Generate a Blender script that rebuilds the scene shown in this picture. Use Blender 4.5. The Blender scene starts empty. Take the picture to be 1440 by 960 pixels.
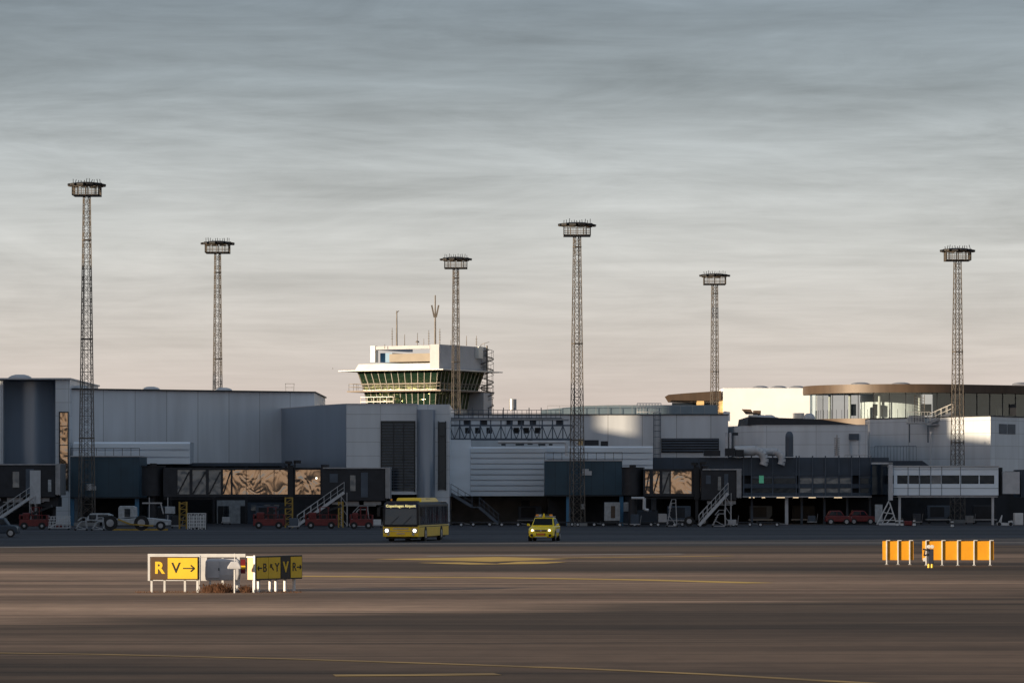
import bpy, math, random
from mathutils import Vector, Matrix
random.seed(7)
R = math.radians
S = bpy.context.scene
COL = S.collection
F = 5400.0                     # focal length in photo pixels (135 mm on 36 mm)
CAMZ = 3.6
def X(px, Y): return (px - 720) / F * Y
def Z(py, Y): return CAMZ + (688 - py) / F * Y

# ------------------------------------------------------------------ camera, sky, sun
cd = bpy.data.cameras.new('camera'); cam = bpy.data.objects.new('camera', cd); COL.objects.link(cam)
cam.location = (0, 0, CAMZ); cam.rotation_euler = (R(90), 0, 0)
cd.lens = 135; cd.sensor_width = 36; cd.shift_y = 208 / 1440; cd.clip_start = 1; cd.clip_end = 20000
S.camera = cam
PHI, ELEV = R(30), R(7.5)
SUN = Vector((-math.cos(PHI) * math.cos(ELEV), -math.sin(PHI) * math.cos(ELEV), math.sin(ELEV)))
sl = bpy.data.lights.new('sun', 'SUN'); so = bpy.data.objects.new('sun', sl); COL.objects.link(so)
sl.energy = 5.0; sl.angle = R(0.5); sl.color = (1.0, 0.79, 0.55)
so.rotation_euler = (-SUN).to_track_quat('-Z', 'Y').to_euler(); so.location = (-200, -100, 80)
S.view_settings.view_transform = 'Standard'; S.view_settings.look = 'None'
S.view_settings.exposure = 0.8; S.view_settings.gamma = 1.0

def world():
    w = bpy.data.worlds.new('World'); S.world = w; w.use_nodes = True
    nt = w.node_tree; N = nt.nodes; L = nt.links; N.clear()
    def n(t, **k):
        q = N.new(t)
        for a, b in k.items(): setattr(q, a, b)
        return q
    def math_(op, a, b=None):
        q = n('ShaderNodeMath', operation=op)
        for i, v in enumerate((a, b)):
            if v is None: continue
            if isinstance(v, (int, float)): q.inputs[i].default_value = v
            else: L.new(v, q.inputs[i])
        return q.outputs[0]
    out = n('ShaderNodeOutputWorld')
    sky = n('ShaderNodeTexSky', sky_type='NISHITA', sun_disc=False)
    sky.sun_elevation = ELEV; sky.sun_rotation = R(240); sky.dust_density = 2.0
    bg1 = n('ShaderNodeBackground'); bg1.inputs[1].default_value = 0.08; L.new(sky.outputs[0], bg1.inputs[0])
    tc = n('ShaderNodeTexCoord'); sep = n('ShaderNodeSeparateXYZ'); L.new(tc.outputs['Generated'], sep.inputs[0])
    z = math_('MAXIMUM', sep.outputs[2], 0.0)
    ramp = n('ShaderNodeValToRGB'); L.new(math_('POWER', z, 0.5), ramp.inputs[0])
    cr = ramp.color_ramp
    cr.elements[0].position = 0.0; cr.elements[0].color = (0.62, 0.51, 0.455, 1)
    cr.elements[1].position = 1.0; cr.elements[1].color = (0.13, 0.17, 0.24, 1)
    for p, c in ((0.14, (0.62, 0.525, 0.47)), (0.20, (0.60, 0.555, 0.51)), (0.25, (0.54, 0.54, 0.52)), (0.29, (0.44, 0.465, 0.47)),
                 (0.325, (0.30, 0.34, 0.365)), (0.36, (0.20, 0.24, 0.275)), (0.6, (0.13, 0.18, 0.25))):
        e = cr.elements.new(p); e.color = c + (1,)
    # altostratus sheet seen in perspective
    zz = math_('ADD', z, 0.035)
    cx = math_('DIVIDE', sep.outputs[0], zz); cy = math_('DIVIDE', sep.outputs[1], zz)
    cmb = n('ShaderNodeCombineXYZ'); L.new(cx, cmb.inputs[0]); L.new(cy, cmb.inputs[1])
    def noise(sx, sy, detail, rough, off):
        mp = n('ShaderNodeMapping'); mp.inputs['Scale'].default_value = (sx, sy, 1); mp.inputs['Location'].default_value = (off, off * 2, 0)
        mp.inputs['Rotation'].default_value = (0, 0, R(8))
        L.new(cmb.outputs[0], mp.inputs[0])
        t = n('ShaderNodeTexNoise'); t.inputs['Scale'].default_value = 1; t.inputs['Detail'].default_value = detail
        t.inputs['Roughness'].default_value = rough; t.inputs['Distortion'].default_value = 0.4
        L.new(mp.outputs[0], t.inputs[0]); return t.outputs[0]
    n1 = noise(1.0, 1.0, 8, 0.6, 3.1); n2 = noise(2.6, 4.5, 6, 0.62, 9.7)
    n3 = noise(0.32, 0.42, 4, 0.55, 21.3)
    cl = math_('ADD', math_('ADD', math_('MULTIPLY', n1, 0.34), math_('MULTIPLY', n2, 0.14)), math_('MULTIPLY', n3, 0.22))
    # uneven wisps at a steadier angular size
    mpw = n('ShaderNodeMapping'); mpw.inputs['Scale'].default_value = (11, 11, 62); mpw.inputs['Rotation'].default_value = (0, R(1.5), 0); L.new(tc.outputs['Generated'], mpw.inputs[0])
    tw_ = n('ShaderNodeTexNoise'); tw_.inputs['Scale'].default_value = 1; tw_.inputs['Detail'].default_value = 9; tw_.inputs['Roughness'].default_value = 0.62; tw_.inputs['Distortion'].default_value = 1.3
    L.new(mpw.outputs[0], tw_.inputs[0]); cl = math_('ADD', cl, math_('MULTIPLY', tw_.outputs[0], 0.30))
    mr = n('ShaderNodeMapRange'); mr.inputs[1].default_value = 0.40; mr.inputs[2].default_value = 0.60
    mr.inputs[3].default_value = 0.76; mr.inputs[4].default_value = 1.26; L.new(cl, mr.inputs[0])
    # streaks fade towards the horizon
    fade = n('ShaderNodeMapRange'); fade.inputs[1].default_value = 0.01; fade.inputs[2].default_value = 0.09
    fade.inputs[3].default_value = 0.12; fade.inputs[4].default_value = 1.0; L.new(z, fade.inputs[0])
    k = math_('ADD', 1.0, math_('MULTIPLY', math_('SUBTRACT', mr.outputs[0], 1.0), fade.outputs[0]))
    mul = n('ShaderNodeVectorMath', operation='SCALE'); L.new(ramp.outputs[0], mul.inputs[0]); L.new(k, mul.inputs['Scale'])
    # the half of the sky behind the camera is a cooler, bluer cloud deck
    back = n('ShaderNodeMapRange'); back.interpolation_type = 'SMOOTHSTEP'; back.inputs[1].default_value = 0.45; back.inputs[2].default_value = -0.25
    L.new(sep.outputs[1], back.inputs[0])
    mxb = n('ShaderNodeMixRGB'); L.new(back.outputs[0], mxb.inputs[0]); L.new(mul.outputs[0], mxb.inputs[1]); 
    lowz = n('ShaderNodeMapRange'); lowz.interpolation_type = 'SMOOTHSTEP'; lowz.inputs[1].default_value = 0.0; lowz.inputs[2].default_value = 0.16; L.new(z, lowz.inputs[0])
    mxw = n('ShaderNodeMixRGB'); mxw.inputs[1].default_value = (0.62, 0.44, 0.31, 1); mxw.inputs[2].default_value = (0.25, 0.31, 0.385, 1); L.new(lowz.outputs[0], mxw.inputs[0])
    L.new(mxw.outputs[0], mxb.inputs[2])
    # warm glow of the low sun in the cloud (behind the camera to the left)
    dot = n('ShaderNodeVectorMath', operation='DOT_PRODUCT'); L.new(tc.outputs['Generated'], dot.inputs[0]); dot.inputs[1].default_value = SUN
    g = math_('POWER', math_('MAXIMUM', dot.outputs['Value'], 0.0), 34.0)
    gl = n('ShaderNodeVectorMath', operation='SCALE'); gl.inputs[0].default_value = (2.0, 1.15, 0.6); L.new(g, gl.inputs['Scale'])
    ad = n('ShaderNodeVectorMath', operation='ADD'); L.new(mxb.outputs[0], ad.inputs[0]); L.new(gl.outputs[0], ad.inputs[1])
    bg2 = n('ShaderNodeBackground'); L.new(ad.outputs[0], bg2.inputs[0]); bg2.inputs[1].default_value = 0.64
    mix = n('ShaderNodeMixShader'); mix.inputs[0].default_value = 0.94
    L.new(bg1.outputs[0], mix.inputs[1]); L.new(bg2.outputs[0], mix.inputs[2]); L.new(mix.outputs[0], out.inputs[0])
world()

# ------------------------------------------------------------------ materials
MATS = {}
def mat(name, col, rough=0.6, metal=0.0, var=0.12, scale=1.2, bump=0.0, spec=0.5, stretch=(1, 1, 1), panel=None, emit=None, estr=0.0):
    m = bpy.data.materials.new(name); m.use_nodes = True
    nt = m.node_tree; N = nt.nodes; L = nt.links; b = N['Principled BSDF']
    b.inputs['Roughness'].default_value = rough; b.inputs['Metallic'].default_value = metal
    b.inputs['Specular IOR Level'].default_value = spec
    tc = N.new('ShaderNodeTexCoord'); mp = N.new('ShaderNodeMapping'); mp.inputs['Scale'].default_value = stretch
    geo = N.new('ShaderNodeNewGeometry')
    L.new(geo.outputs['Position'] if panel else tc.outputs['Object'], mp.inputs[0])
    t = N.new('ShaderNodeTexNoise'); t.inputs['Scale'].default_value = scale; t.inputs['Detail'].default_value = 6
    L.new(mp.outputs[0], t.inputs[0])
    mr = N.new('ShaderNodeMapRange'); mr.inputs[1].default_value = 0.3; mr.inputs[2].default_value = 0.7
    mr.inputs[3].default_value = 1 - var; mr.inputs[4].default_value = 1 + var; L.new(t.outputs[0], mr.inputs[0])
    sc = N.new('ShaderNodeVectorMath'); sc.operation = 'SCALE'; sc.inputs[0].default_value = col[:3]
    L.new(mr.outputs[0], sc.inputs['Scale']); colout = sc.outputs[0]
    if panel:
        pw, ph, dark = panel
        sp = N.new('ShaderNodeSeparateXYZ'); L.new(geo.outputs['Position'], sp.inputs[0])
        ax = N.new('ShaderNodeMath'); ax.operation = 'MULTIPLY_ADD'; L.new(sp.outputs[1], ax.inputs[0]); ax.inputs[1].default_value = 0.35; L.new(sp.outputs[0], ax.inputs[2])
        cb = N.new('ShaderNodeCombineXYZ'); L.new(ax.outputs[0], cb.inputs[0]); L.new(sp.outputs[2], cb.inputs[1])
        bt = N.new('ShaderNodeTexBrick'); bt.offset = 0.0; bt.inputs['Scale'].default_value = 1.0
        bt.inputs['Brick Width'].default_value = pw; bt.inputs['Row Height'].default_value = ph
        bt.inputs['Mortar Size'].default_value = 0.045; bt.inputs['Mortar Smooth'].default_value = 0.3
        bt.inputs['Color1'].default_value = (1, 1, 1, 1); bt.inputs['Color2'].default_value = (0.91, 0.91, 0.92, 1)
        bt.inputs['Mortar'].default_value = (dark, dark, dark, 1)
        L.new(cb.outputs[0], bt.inputs[0])
        mm = N.new('ShaderNodeVectorMath'); mm.operation = 'MULTIPLY'; L.new(colout, mm.inputs[0]); L.new(bt.outputs[0], mm.inputs[1]); colout = mm.outputs[0]
    L.new(colout, b.inputs['Base Color'])
    if bump:
        bp = N.new('ShaderNodeBump'); bp.inputs['Strength'].default_value = bump; bp.inputs['Distance'].default_value = 0.05
        L.new(t.outputs[0], bp.inputs['Height']); L.new(bp.outputs[0], b.inputs['Normal'])
    if emit:
        b.inputs['Emission Color'].default_value = emit + (1,); b.inputs['Emission Strength'].default_value = estr
    MATS[name] = m; return m

WHITE = mat('white_panel', (0.56, 0.595, 0.635), 0.38, 0, 0.10, 0.7, panel=(3.75, 40, 0.5), stretch=(1, 1, 0.12))
WHITE2 = mat('white_panel_wide', (0.58, 0.62, 0.66), 0.4, 0, 0.09, 0.8, panel=(4.9, 1.4, 0.7), stretch=(1, 1, 0.12))
DRUM = mat('shade_blue_panel', (0.27, 0.33, 0.41), 0.32, 0.5, 0.06, 0.6, stretch=(1, 1, 0.1))  # darker blue colour carries the shade of the curved faces
CREAM = mat('cream_render', (0.82, 0.83, 0.85), 0.6, 0, 0.05, 0.5)
TWHITE = mat('tower_white', (0.64, 0.62, 0.58), 0.5, 0, 0.08, 0.9)
TGREY = mat('tower_grey', (0.36, 0.37, 0.40), 0.6, 0, 0.08, 0.8)
BEIGE = mat('beige_wall', (0.25, 0.22, 0.18), 0.7, 0, 0.08, 0.8)
RIB = mat('ribbed_cladding', (0.72, 0.80, 0.88), 0.42, 0.1, 0.08, 0.4, stretch=(0.4, 1, 2))
TEAL = mat('teal_cladding', (0.022, 0.058, 0.088), 0.5, 0, 0.15, 0.7, panel=(1.2, 30, 0.7))
NAVY = mat('navy_cladding', (0.028, 0.045, 0.07), 0.5, 0, 0.2, 0.6, panel=(2.6, 30, 0.7))
DARK = mat('dark_metal', (0.018, 0.02, 0.026), 0.55, 0.2, 0.3, 1.5)
BLACK = mat('black_trim', (0.008, 0.009, 0.012), 0.6, 0, 0.3, 2)
VOID = mat('deep_shade_wall', (0.016, 0.018, 0.023), 0.85, 0, 0.35, 0.6)  # near-black colour stands for deep shade inside and under the halls
GALV = mat('galvanised_steel', (0.34, 0.35, 0.37), 0.45, 0.6, 0.2, 2)
MAST = mat('weathered_steel', (0.13, 0.115, 0.10), 0.6, 0.4, 0.3, 1.5)
STEELB = mat('blue_grey_steel', (0.07, 0.09, 0.12), 0.5, 0.3, 0.2, 1)
BROWN = mat('copper_fascia', (0.075, 0.05, 0.033), 0.5, 0.1, 0.15, 0.7, stretch=(2, 2, 0.3))
YCOL = mat('ochre_column', (0.62, 0.43, 0.20), 0.6, 0, 0.25, 1.5)
BLUECOL = mat('blue_post', (0.05, 0.18, 0.33), 0.5, 0, 0.12, 1)
WPAINT = mat('white_paint', (0.52, 0.53, 0.54), 0.45, 0, 0.12, 2)
DWHITE = mat('dirty_white_paint', (0.34, 0.36, 0.38), 0.5, 0, 0.25, 3)
CONC = mat('weathered_concrete', (0.20, 0.20, 0.20), 0.85, 0, 0.2, 0.8, bump=0.2)
RED = mat('red_paint', (0.13, 0.008, 0.010), 0.4, 0, 0.25, 2)
BUSY = mat('bus_yellow', (0.86, 0.56, 0.02), 0.3, 0, 0.08, 1.5)
CARY = mat('car_yellow', (0.92, 0.68, 0.01), 0.25, 0, 0.06, 2)
SIGNY = mat('sign_yellow', (0.66, 0.44, 0.02), 0.5, 0, 0.05, 3)
SIGNO = mat('sign_back_yellow', (0.62, 0.27, 0.008), 0.5, 0, 0.08, 2)
SIGNB = mat('sign_brown', (0.07, 0.038, 0.018), 0.5, 0, 0.1, 3)
SIGNK = mat('sign_black', (0.015, 0.014, 0.014), 0.5, 0, 0.1, 3)
CABGREY = mat('cabinet_grey', (0.42, 0.43, 0.46), 0.5, 0, 0.12, 3)
YRACK = mat('yellow_rack_paint', (0.32, 0.20, 0.03), 0.55, 0, 0.25, 2)
ORANGE = mat('orange_plastic', (0.70, 0.16, 0.02), 0.5, 0, 0.1, 3)
RUBBER = mat('tyre_rubber', (0.015, 0.015, 0.016), 0.85, 0, 0.2, 5)
RIM = mat('wheel_rim', (0.35, 0.36, 0.38), 0.4, 0.6, 0.15, 4)
DRY = mat('dry_grass_leaf', (0.085, 0.035, 0.014), 0.8, 0, 0.4, 5)
BLUEDARK = mat('destination_blue', (0.01, 0.02, 0.07), 0.35, 0, 0.05, 2)
LETTER = mat('sign_lettering_yellow', (0.85, 0.72, 0.25), 0.5, emit=(1.0, 0.85, 0.35), estr=0.5)
LAMP = mat('lit_headlamp', (0.9, 0.9, 0.85), 0.2, emit=(1.0, 0.88, 0.66), estr=3.2)
TUBE = mat('lit_ceiling_lamp', (0.9, 0.85, 0.7), 0.3, emit=(1.0, 0.74, 0.45), estr=1.3)
GREENLIT = mat('lit_exit_panel', (0.1, 0.5, 0.3), 0.4, emit=(0.12, 0.45, 0.28), estr=0.10)
AMBER = mat('amber_lens', (0.8, 0.3, 0.03), 0.2, 0, 0.05)
LIGHTG = mat('light_grey_trim', (0.45, 0.46, 0.48), 0.5, 0, 0.1, 2)
ROOFB = mat('blue_roof_sheet', (0.16, 0.22, 0.27), 0.4, 0.3, 0.15, 0.5)

def glass(name, tint, rough, ripple, rscale, transp, stretch=(1, 1, 1), glossy=(0.9, 0.9, 0.9), fmin=0.12, fmax=1.0):
    """reflective pane: dark body or see-through behind a fresnel-weighted rippled reflection"""
    m = bpy.data.materials.new(name); m.use_nodes = True
    nt = m.node_tree; N = nt.nodes; L = nt.links; N.clear()
    out = N.new('ShaderNodeOutputMaterial')
    gl = N.new('ShaderNodeBsdfGlossy'); gl.inputs['Roughness'].default_value = rough; gl.inputs['Color'].default_value = glossy + (1,)
    if transp: body = N.new('ShaderNodeBsdfTransparent'); body.inputs[0].default_value = tint + (1,)
    else: body = N.new('ShaderNodeBsdfDiffuse'); body.inputs[0].default_value = tint + (1,)
    mx = N.new('ShaderNodeMixShader'); lw0 = N.new('ShaderNodeLayerWeight'); lw0.inputs['Blend'].default_value = 0.5; lw = N.new('ShaderNodeMath'); lw.operation = 'POWER'; L.new(lw0.outputs['Facing'], lw.inputs[0]); lw.inputs[1].default_value = 4.0
    mr = N.new('ShaderNodeMapRange'); mr.inputs[3].default_value = fmin; mr.inputs[4].default_value = fmax
    L.new(lw.outputs[0], mr.inputs[0]); L.new(mr.outputs[0], mx.inputs[0]); L.new(body.outputs[0], mx.inputs[1]); L.new(gl.outputs[0], mx.inputs[2])
    if ripple:
        geo = N.new('ShaderNodeNewGeometry'); mp = N.new('ShaderNodeMapping'); mp.inputs['Scale'].default_value = stretch
        L.new(geo.outputs['Position'], mp.inputs[0])
        t = N.new('ShaderNodeTexNoise'); t.inputs['Scale'].default_value = rscale; t.inputs['Detail'].default_value = 1.0; t.inputs['Distortion'].default_value = 0.6
        L.new(mp.outputs[0], t.inputs[0]); bp = N.new('ShaderNodeBump'); bp.inputs['Strength'].default_value = ripple; bp.inputs['Distance'].default_value = 0.3
        t.inputs['Detail'].default_value = 2.2 if rscale == 0.6 else 1.0; L.new(t.outputs[0], bp.inputs['Height']); L.new(bp.outputs[0], gl.inputs['Normal'])
    L.new(mx.outputs[0], out.inputs[0]); MATS[name] = m; return m
GOLD = glass('rippled_mirror_glazing', (0.05, 0.04, 0.03), 0.13, 0.42, 0.6, False, stretch=(1.2, 1, 0.8), glossy=(0.90, 0.74, 0.58), fmin=0.6)
GLDARK = glass('dark_glazing', (0.012, 0.016, 0.022), 0.08, 0.04, 0.6, False, fmin=0.05, glossy=(0.4, 0.6, 0.9))
GLGREEN = glass('green_tinted_glazing', (0.012, 0.03, 0.02), 0.06, 0.35, 0.9, False, stretch=(1, 1, 2), glossy=(0.75, 0.8, 0.42), fmin=0.22)
GLCLEAR = glass('clear_glazing', (0.76, 0.84, 0.86), 0.03, 0.05, 0.3, True, fmin=0.14, glossy=(0.6, 0.8, 0.95))
GLBUS = glass('bus_glazing', (0.03, 0.035, 0.04), 0.05, 0.12, 0.8, False, fmin=0.16, glossy=(0.8, 0.85, 0.95), stretch=(2, 2, 0.2))
GLCAR = glass('car_glazing', (0.01, 0.014, 0.014), 0.06, 0.03, 0.8, False, fmin=0.0, fmax=0.6)
GLFRONT = glass('windscreen_glazing', (0.06, 0.07, 0.075), 0.1, 0.03, 0.8, False, fmin=0.06, glossy=(0.8, 0.85, 0.95))
GLMILK = glass('milky_glazing', (0.10, 0.115, 0.13), 0.12, 0.10, 0.8, False, fmin=0.14, glossy=(0.55, 0.72, 0.95))

def ground_mat(name, c1, c2, sy, sx, rough, seams=False):
    m = bpy.data.materials.new(name); m.use_nodes = True
    nt = m.node_tree; N = nt.nodes; L = nt.links; b = N['Principled BSDF']
    geo = N.new('ShaderNodeNewGeometry')
    def nz(scale, rot, detail=6, rg=0.6, dist=0.0):
        mp = N.new('ShaderNodeMapping'); mp.inputs['Scale'].default_value = scale; mp.inputs['Rotation'].default_value = (0, 0, R(rot))
        L.new(geo.outputs['Position'], mp.inputs[0]); t = N.new('ShaderNodeTexNoise'); t.inputs['Scale'].default_value = 1
        t.inputs['Detail'].default_value = detail; t.inputs['Roughness'].default_value = rg; t.inputs['Distortion'].default_value = dist
        L.new(mp.outputs[0], t.inputs[0]); return t.outputs[0]
    a = nz((1 / sx, 1 / sy, 1), 6); f = nz((0.7, 0.55, 1), 0, 8, 0.7); str_ = nz((0.016, 0.26, 1), -12, 6, 0.68, 0.8)
    rp = N.new('ShaderNodeValToRGB'); L.new(a, rp.inputs[0])
    rp.color_ramp.elements[0].position = 0.42; rp.color_ramp.elements[0].color = c1 + (1,)
    rp.color_ramp.elements[1].position = 0.60; rp.color_ramp.elements[1].color = c2 + (1,)
    def mulf(col, fac, lo, hi, a0=0.3, a1=0.7):
        mr = N.new('ShaderNodeMapRange'); mr.inputs[1].default_value = a0; mr.inputs[2].default_value = a1; mr.inputs[3].default_value = lo; mr.inputs[4].default_value = hi
        L.new(fac, mr.inputs[0]); s = N.new('ShaderNodeVectorMath'); s.operation = 'SCALE'; L.new(col, s.inputs[0]); L.new(mr.outputs[0], s.inputs['Scale']); return s.outputs[0]
    c = mulf(rp.outputs[0], f, 0.8, 1.2); c = mulf(c, str_, 0.62, 1.3)
    # rubber marks left by turning aircraft
    mk = nz((0.006, 0.16, 1), 38, 2, 0.4, 0.9)
    ab = N.new('ShaderNodeMath'); ab.operation = 'SUBTRACT'; L.new(mk, ab.inputs[0]); ab.inputs[1].default_value = 0.5
    ab2 = N.new('ShaderNodeMath'); ab2.operation = 'ABSOLUTE'; L.new(ab.outputs[0], ab2.inputs[0])
    c = mulf(c, ab2.outputs[0], 0.42, 1.0, 0.0, 0.016)
    mk2 = nz((0.008, 0.30, 1), -47, 1, 0.4, 1.0)
    q1 = N.new('ShaderNodeMath'); q1.operation = 'SUBTRACT'; L.new(mk2, q1.inputs[0]); q1.inputs[1].default_value = 0.52
    q2 = N.new('ShaderNodeMath'); q2.operation = 'ABSOLUTE'; L.new(q1.outputs[0], q2.inputs[0])
    c = mulf(c, q2.outputs[0], 0.6, 1.0, 0.0, 0.02)
    if seams:
        # the paler worn concrete of the taxiway crossing the darker asphalt, ragged at its edges
        sp = N.new('ShaderNodeSeparateXYZ'); L.new(geo.outputs['Position'], sp.inputs[0]); rag = nz((0.05, 0.12, 1), 3, 5, 0.6)
        def M(op, a_, b_):
            q = N.new('ShaderNodeMath'); q.operation = op
            for i_, v_ in enumerate((a_, b_)):
                if isinstance(v_, (int, float)): q.inputs[i_].default_value = v_
                else: L.new(v_, q.inputs[i_])
            return q.outputs[0]
        def SS(v_, lo, hi):
            q = N.new('ShaderNodeMapRange'); q.interpolation_type = 'SMOOTHSTEP'; q.inputs[1].default_value = lo; q.inputs[2].default_value = hi; L.new(v_, q.inputs[0]); return q.outputs[0]
        xx = M('MINIMUM', M('MAXIMUM', sp.outputs[0], -45), 45); yy = M('ADD', sp.outputs[1], M('MULTIPLY', M('SUBTRACT', rag, 0.5), 22))
        low = SS(M('SUBTRACT', yy, M('MULTIPLY', xx, 0.85)), 112, 121); up = SS(M('ADD', yy, M('MULTIPLY', xx, 0.5)), 172, 156)
        b2 = M('MULTIPLY', SS(M('SUBTRACT', yy, M('MULTIPLY', xx, -0.7)), 73, 82), SS(M('ADD', yy, M('MULTIPLY', xx, 0.2)), 103, 94))
        b3 = M('MULTIPLY', SS(yy, 186, 192), SS(yy, 222, 210))
        k_ = M('ADD', M('ADD', M('MULTIPLY', M('MULTIPLY', low, up), 1.75), M('MULTIPLY', b2, 0.55)), M('ADD', M('MULTIPLY', b3, 0.7), 0.56))
        s2_ = N.new('ShaderNodeVectorMath'); s2_.operation = 'SCALE'; L.new(c, s2_.inputs[0]); L.new(k_, s2_.inputs['Scale']); c = s2_.outputs[0]
    L.new(c, b.inputs['Base Color']); b.inputs['Roughness'].default_value = rough; b.inputs['Specular IOR Level'].default_value = 0.22
    bp = N.new('ShaderNodeBump'); bp.inputs['Strength'].default_value = 0.35; bp.inputs['Distance'].default_value = 0.02
    L.new(f, bp.inputs['Height']); L.new(bp.outputs[0], b.inputs['Normal'])
    MATS[name] = m; return m
ASPH = ground_mat('apron_asphalt', (0.058, 0.038, 0.027), (0.170, 0.116, 0.082), 17, 170, 0.85, True)
TAXI = ground_mat('taxiway_concrete', (0.19, 0.14, 0.118), (0.31, 0.235, 0.195), 14, 120, 0.8)
APR2 = ground_mat('stand_asphalt_shaded', (0.026, 0.026, 0.031), (0.054, 0.054, 0.062), 12, 120, 0.8)  # darker and bluer than the apron: shade on the stands put into the colour
LINEY = mat('worn_yellow_line', (0.52, 0.33, 0.06), 0.7, 0, 0.4, 0.6, stretch=(0.3, 1, 1))
LINED = mat('faded_yellow_line', (0.24, 0.155, 0.045), 0.75, 0, 0.6, 0.9, stretch=(0.25, 1, 1))
LINEW = mat('worn_white_line', (0.36, 0.34, 0.32), 0.7, 0, 0.4, 0.6, stretch=(0.3, 1, 1))

# ------------------------------------------------------------------ mesh helpers
def wloc(o):
    v = Vector((0, 0, 0))
    while o is not None: v += o.location; o = o.parent
    return v
class MB:
    def __init__(s): s.v = []; s.f = []
    def add(s, vs, fs):
        b = len(s.v); s.v += [tuple(v) for v in vs]; s.f += [tuple(b + i for i in f) for f in fs]; return s
    def box(s, x0, x1, y0, y1, z0, z1):
        return s.add([(x0, y0, z0), (x1, y0, z0), (x1, y1, z0), (x0, y1, z0), (x0, y0, z1), (x1, y0, z1), (x1, y1, z1), (x0, y1, z1)],
                     [(0, 3, 2, 1), (4, 5, 6, 7), (0, 1, 5, 4), (1, 2, 6, 5), (2, 3, 7, 6), (3, 0, 4, 7)])
    def pb(s, px0, px1, py0, py1, Y, d=0.3):        # box whose front face stands at distance Y
        return s.box(X(px0, Y), X(px1, Y), Y, Y + d, Z(py1, Y), Z(py0, Y))
    def beam(s, p, q, w=0.1, h=None):
        h = h or w; p = Vector(p); q = Vector(q); d = (q - p)
        if d.length < 1e-6: return s
        d.normalize(); up = Vector((0, 0, 1)) if abs(d.z) < 0.95 else Vector((0, 1, 0))
        a = d.cross(up).normalized() * w / 2; b = a.cross(d).normalized() * h / 2
        vs = [p - a - b, p + a - b, p + a + b, p - a + b, q - a - b, q + a - b, q + a + b, q - a + b]
        return s.add(vs, [(0, 1, 2, 3), (7, 6, 5, 4), (0, 4, 5, 1), (1, 5, 6, 2), (2, 6, 7, 3), (3, 7, 4, 0)])
    def cyl(s, p, q, r, r2=None, n=12, caps=True):
        r2 = r if r2 is None else r2; p = Vector(p); q = Vector(q); d = (q - p).normalized()
        up = Vector((0, 0, 1)) if abs(d.z) < 0.95 else Vector((0, 1, 0)); a = d.cross(up).normalized(); b = a.cross(d).normalized()
        vs = []
        for c, rr in ((p, r), (q, r2)):
            for i in range(n):
                t = 2 * math.pi * i / n; vs.append(c + (a * math.cos(t) + b * math.sin(t)) * rr)
        fs = [(i, (i + 1) % n, n + (i + 1) % n, n + i) for i in range(n)]
        if caps: fs += [tuple(range(n - 1, -1, -1)), tuple(range(n, 2 * n))]
        return s.add(vs, fs)
    def extr(s, poly, z0, z1, top=True):            # footprint polygon (ccw seen from above)
        n = len(poly); vs = [(x, y, z0) for x, y in poly] + [(x, y, z1) for x, y in poly]
        fs = [(i, (i + 1) % n, n + (i + 1) % n, n + i) for i in range(n)] + [tuple(range(n - 1, -1, -1)), tuple(range(n, 2 * n))]
        return s.add(vs, fs)
    def prof(s, pts, x0, x1):                        # profile in (y,z) extruded along x
        n = len(pts); vs = [(x0, y, z) for y, z in pts] + [(x1, y, z) for y, z in pts]
        fs = [(i, (i + 1) % n, n + (i + 1) % n, n + i) for i in range(n)] + [tuple(range(n - 1, -1, -1)), tuple(range(n, 2 * n))]
        return s.add(vs, fs)
    def front(s, pts, y0, y1):                       # outline in (x,z) with thickness y0..y1
        n = len(pts); vs = [(x, y0, z) for x, z in pts] + [(x, y1, z) for x, z in pts]
        fs = [(i, (i + 1) % n, n + (i + 1) % n, n + i) for i in range(n)] + [tuple(range(n)), tuple(range(2 * n - 1, n - 1, -1))]
        return s.add(vs, fs)
    def loft(s, rings, caps=True):
        n = len(rings[0]); vs = [p for r in rings for p in r]; fs = []
        for k in range(len(rings) - 1):
            for i in range(n):
                j = (i + 1) % n; fs.append((k * n + i, k * n + j, (k + 1) * n + j, (k + 1) * n + i))
        if caps: fs += [tuple(range(n - 1, -1, -1)), tuple(range((len(rings) - 1) * n, len(rings) * n))]
        return s.add(vs, fs)
    def dome(s, c, r, h, n=12, m=4):
        rings = []
        for k in range(m):
            t = k / m * math.pi / 2
            rings.append([(c[0] + r * math.cos(t) * math.cos(2 * math.pi * i / n), c[1] + r * math.cos(t) * math.sin(2 * math.pi * i / n), c[2] + h * math.sin(t)) for i in range(n)])
        return s.loft(rings)
    def build(s, name, m, parent=None, bevel=0, smooth=False, **tags):
        me = bpy.data.meshes.new(name); o = bpy.data.objects.new(name, me); COL.objects.link(o)
        if parent is not None:
            o.parent = parent; off = wloc(parent); vs = [tuple(Vector(v) - off) for v in s.v]
        else:
            xs = [v[0] for v in s.v]; ys = [v[1] for v in s.v]; zs = [v[2] for v in s.v]
            off = Vector(((min(xs) + max(xs)) / 2, (min(ys) + max(ys)) / 2, min(zs))); o.location = off
            vs = [tuple(Vector(v) - off) for v in s.v]
        me.from_pydata(vs, [], s.f); me.materials.append(m)
        import bmesh
        bm = bmesh.new(); bm.from_mesh(me); bmesh.ops.recalc_face_normals(bm, faces=bm.faces); bm.to_mesh(me); bm.free()
        if smooth:
            for p in me.polygons: p.use_smooth = True
            try: me.set_sharp_from_angle(angle=R(35))
            except Exception: pass
        if bevel:
            bv = o.modifiers.new('bevel', 'BEVEL'); bv.width = bevel; bv.segments = 2; bv.limit_method = 'ANGLE'
        for k, v in tags.items(): o[k] = v
        return o
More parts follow.
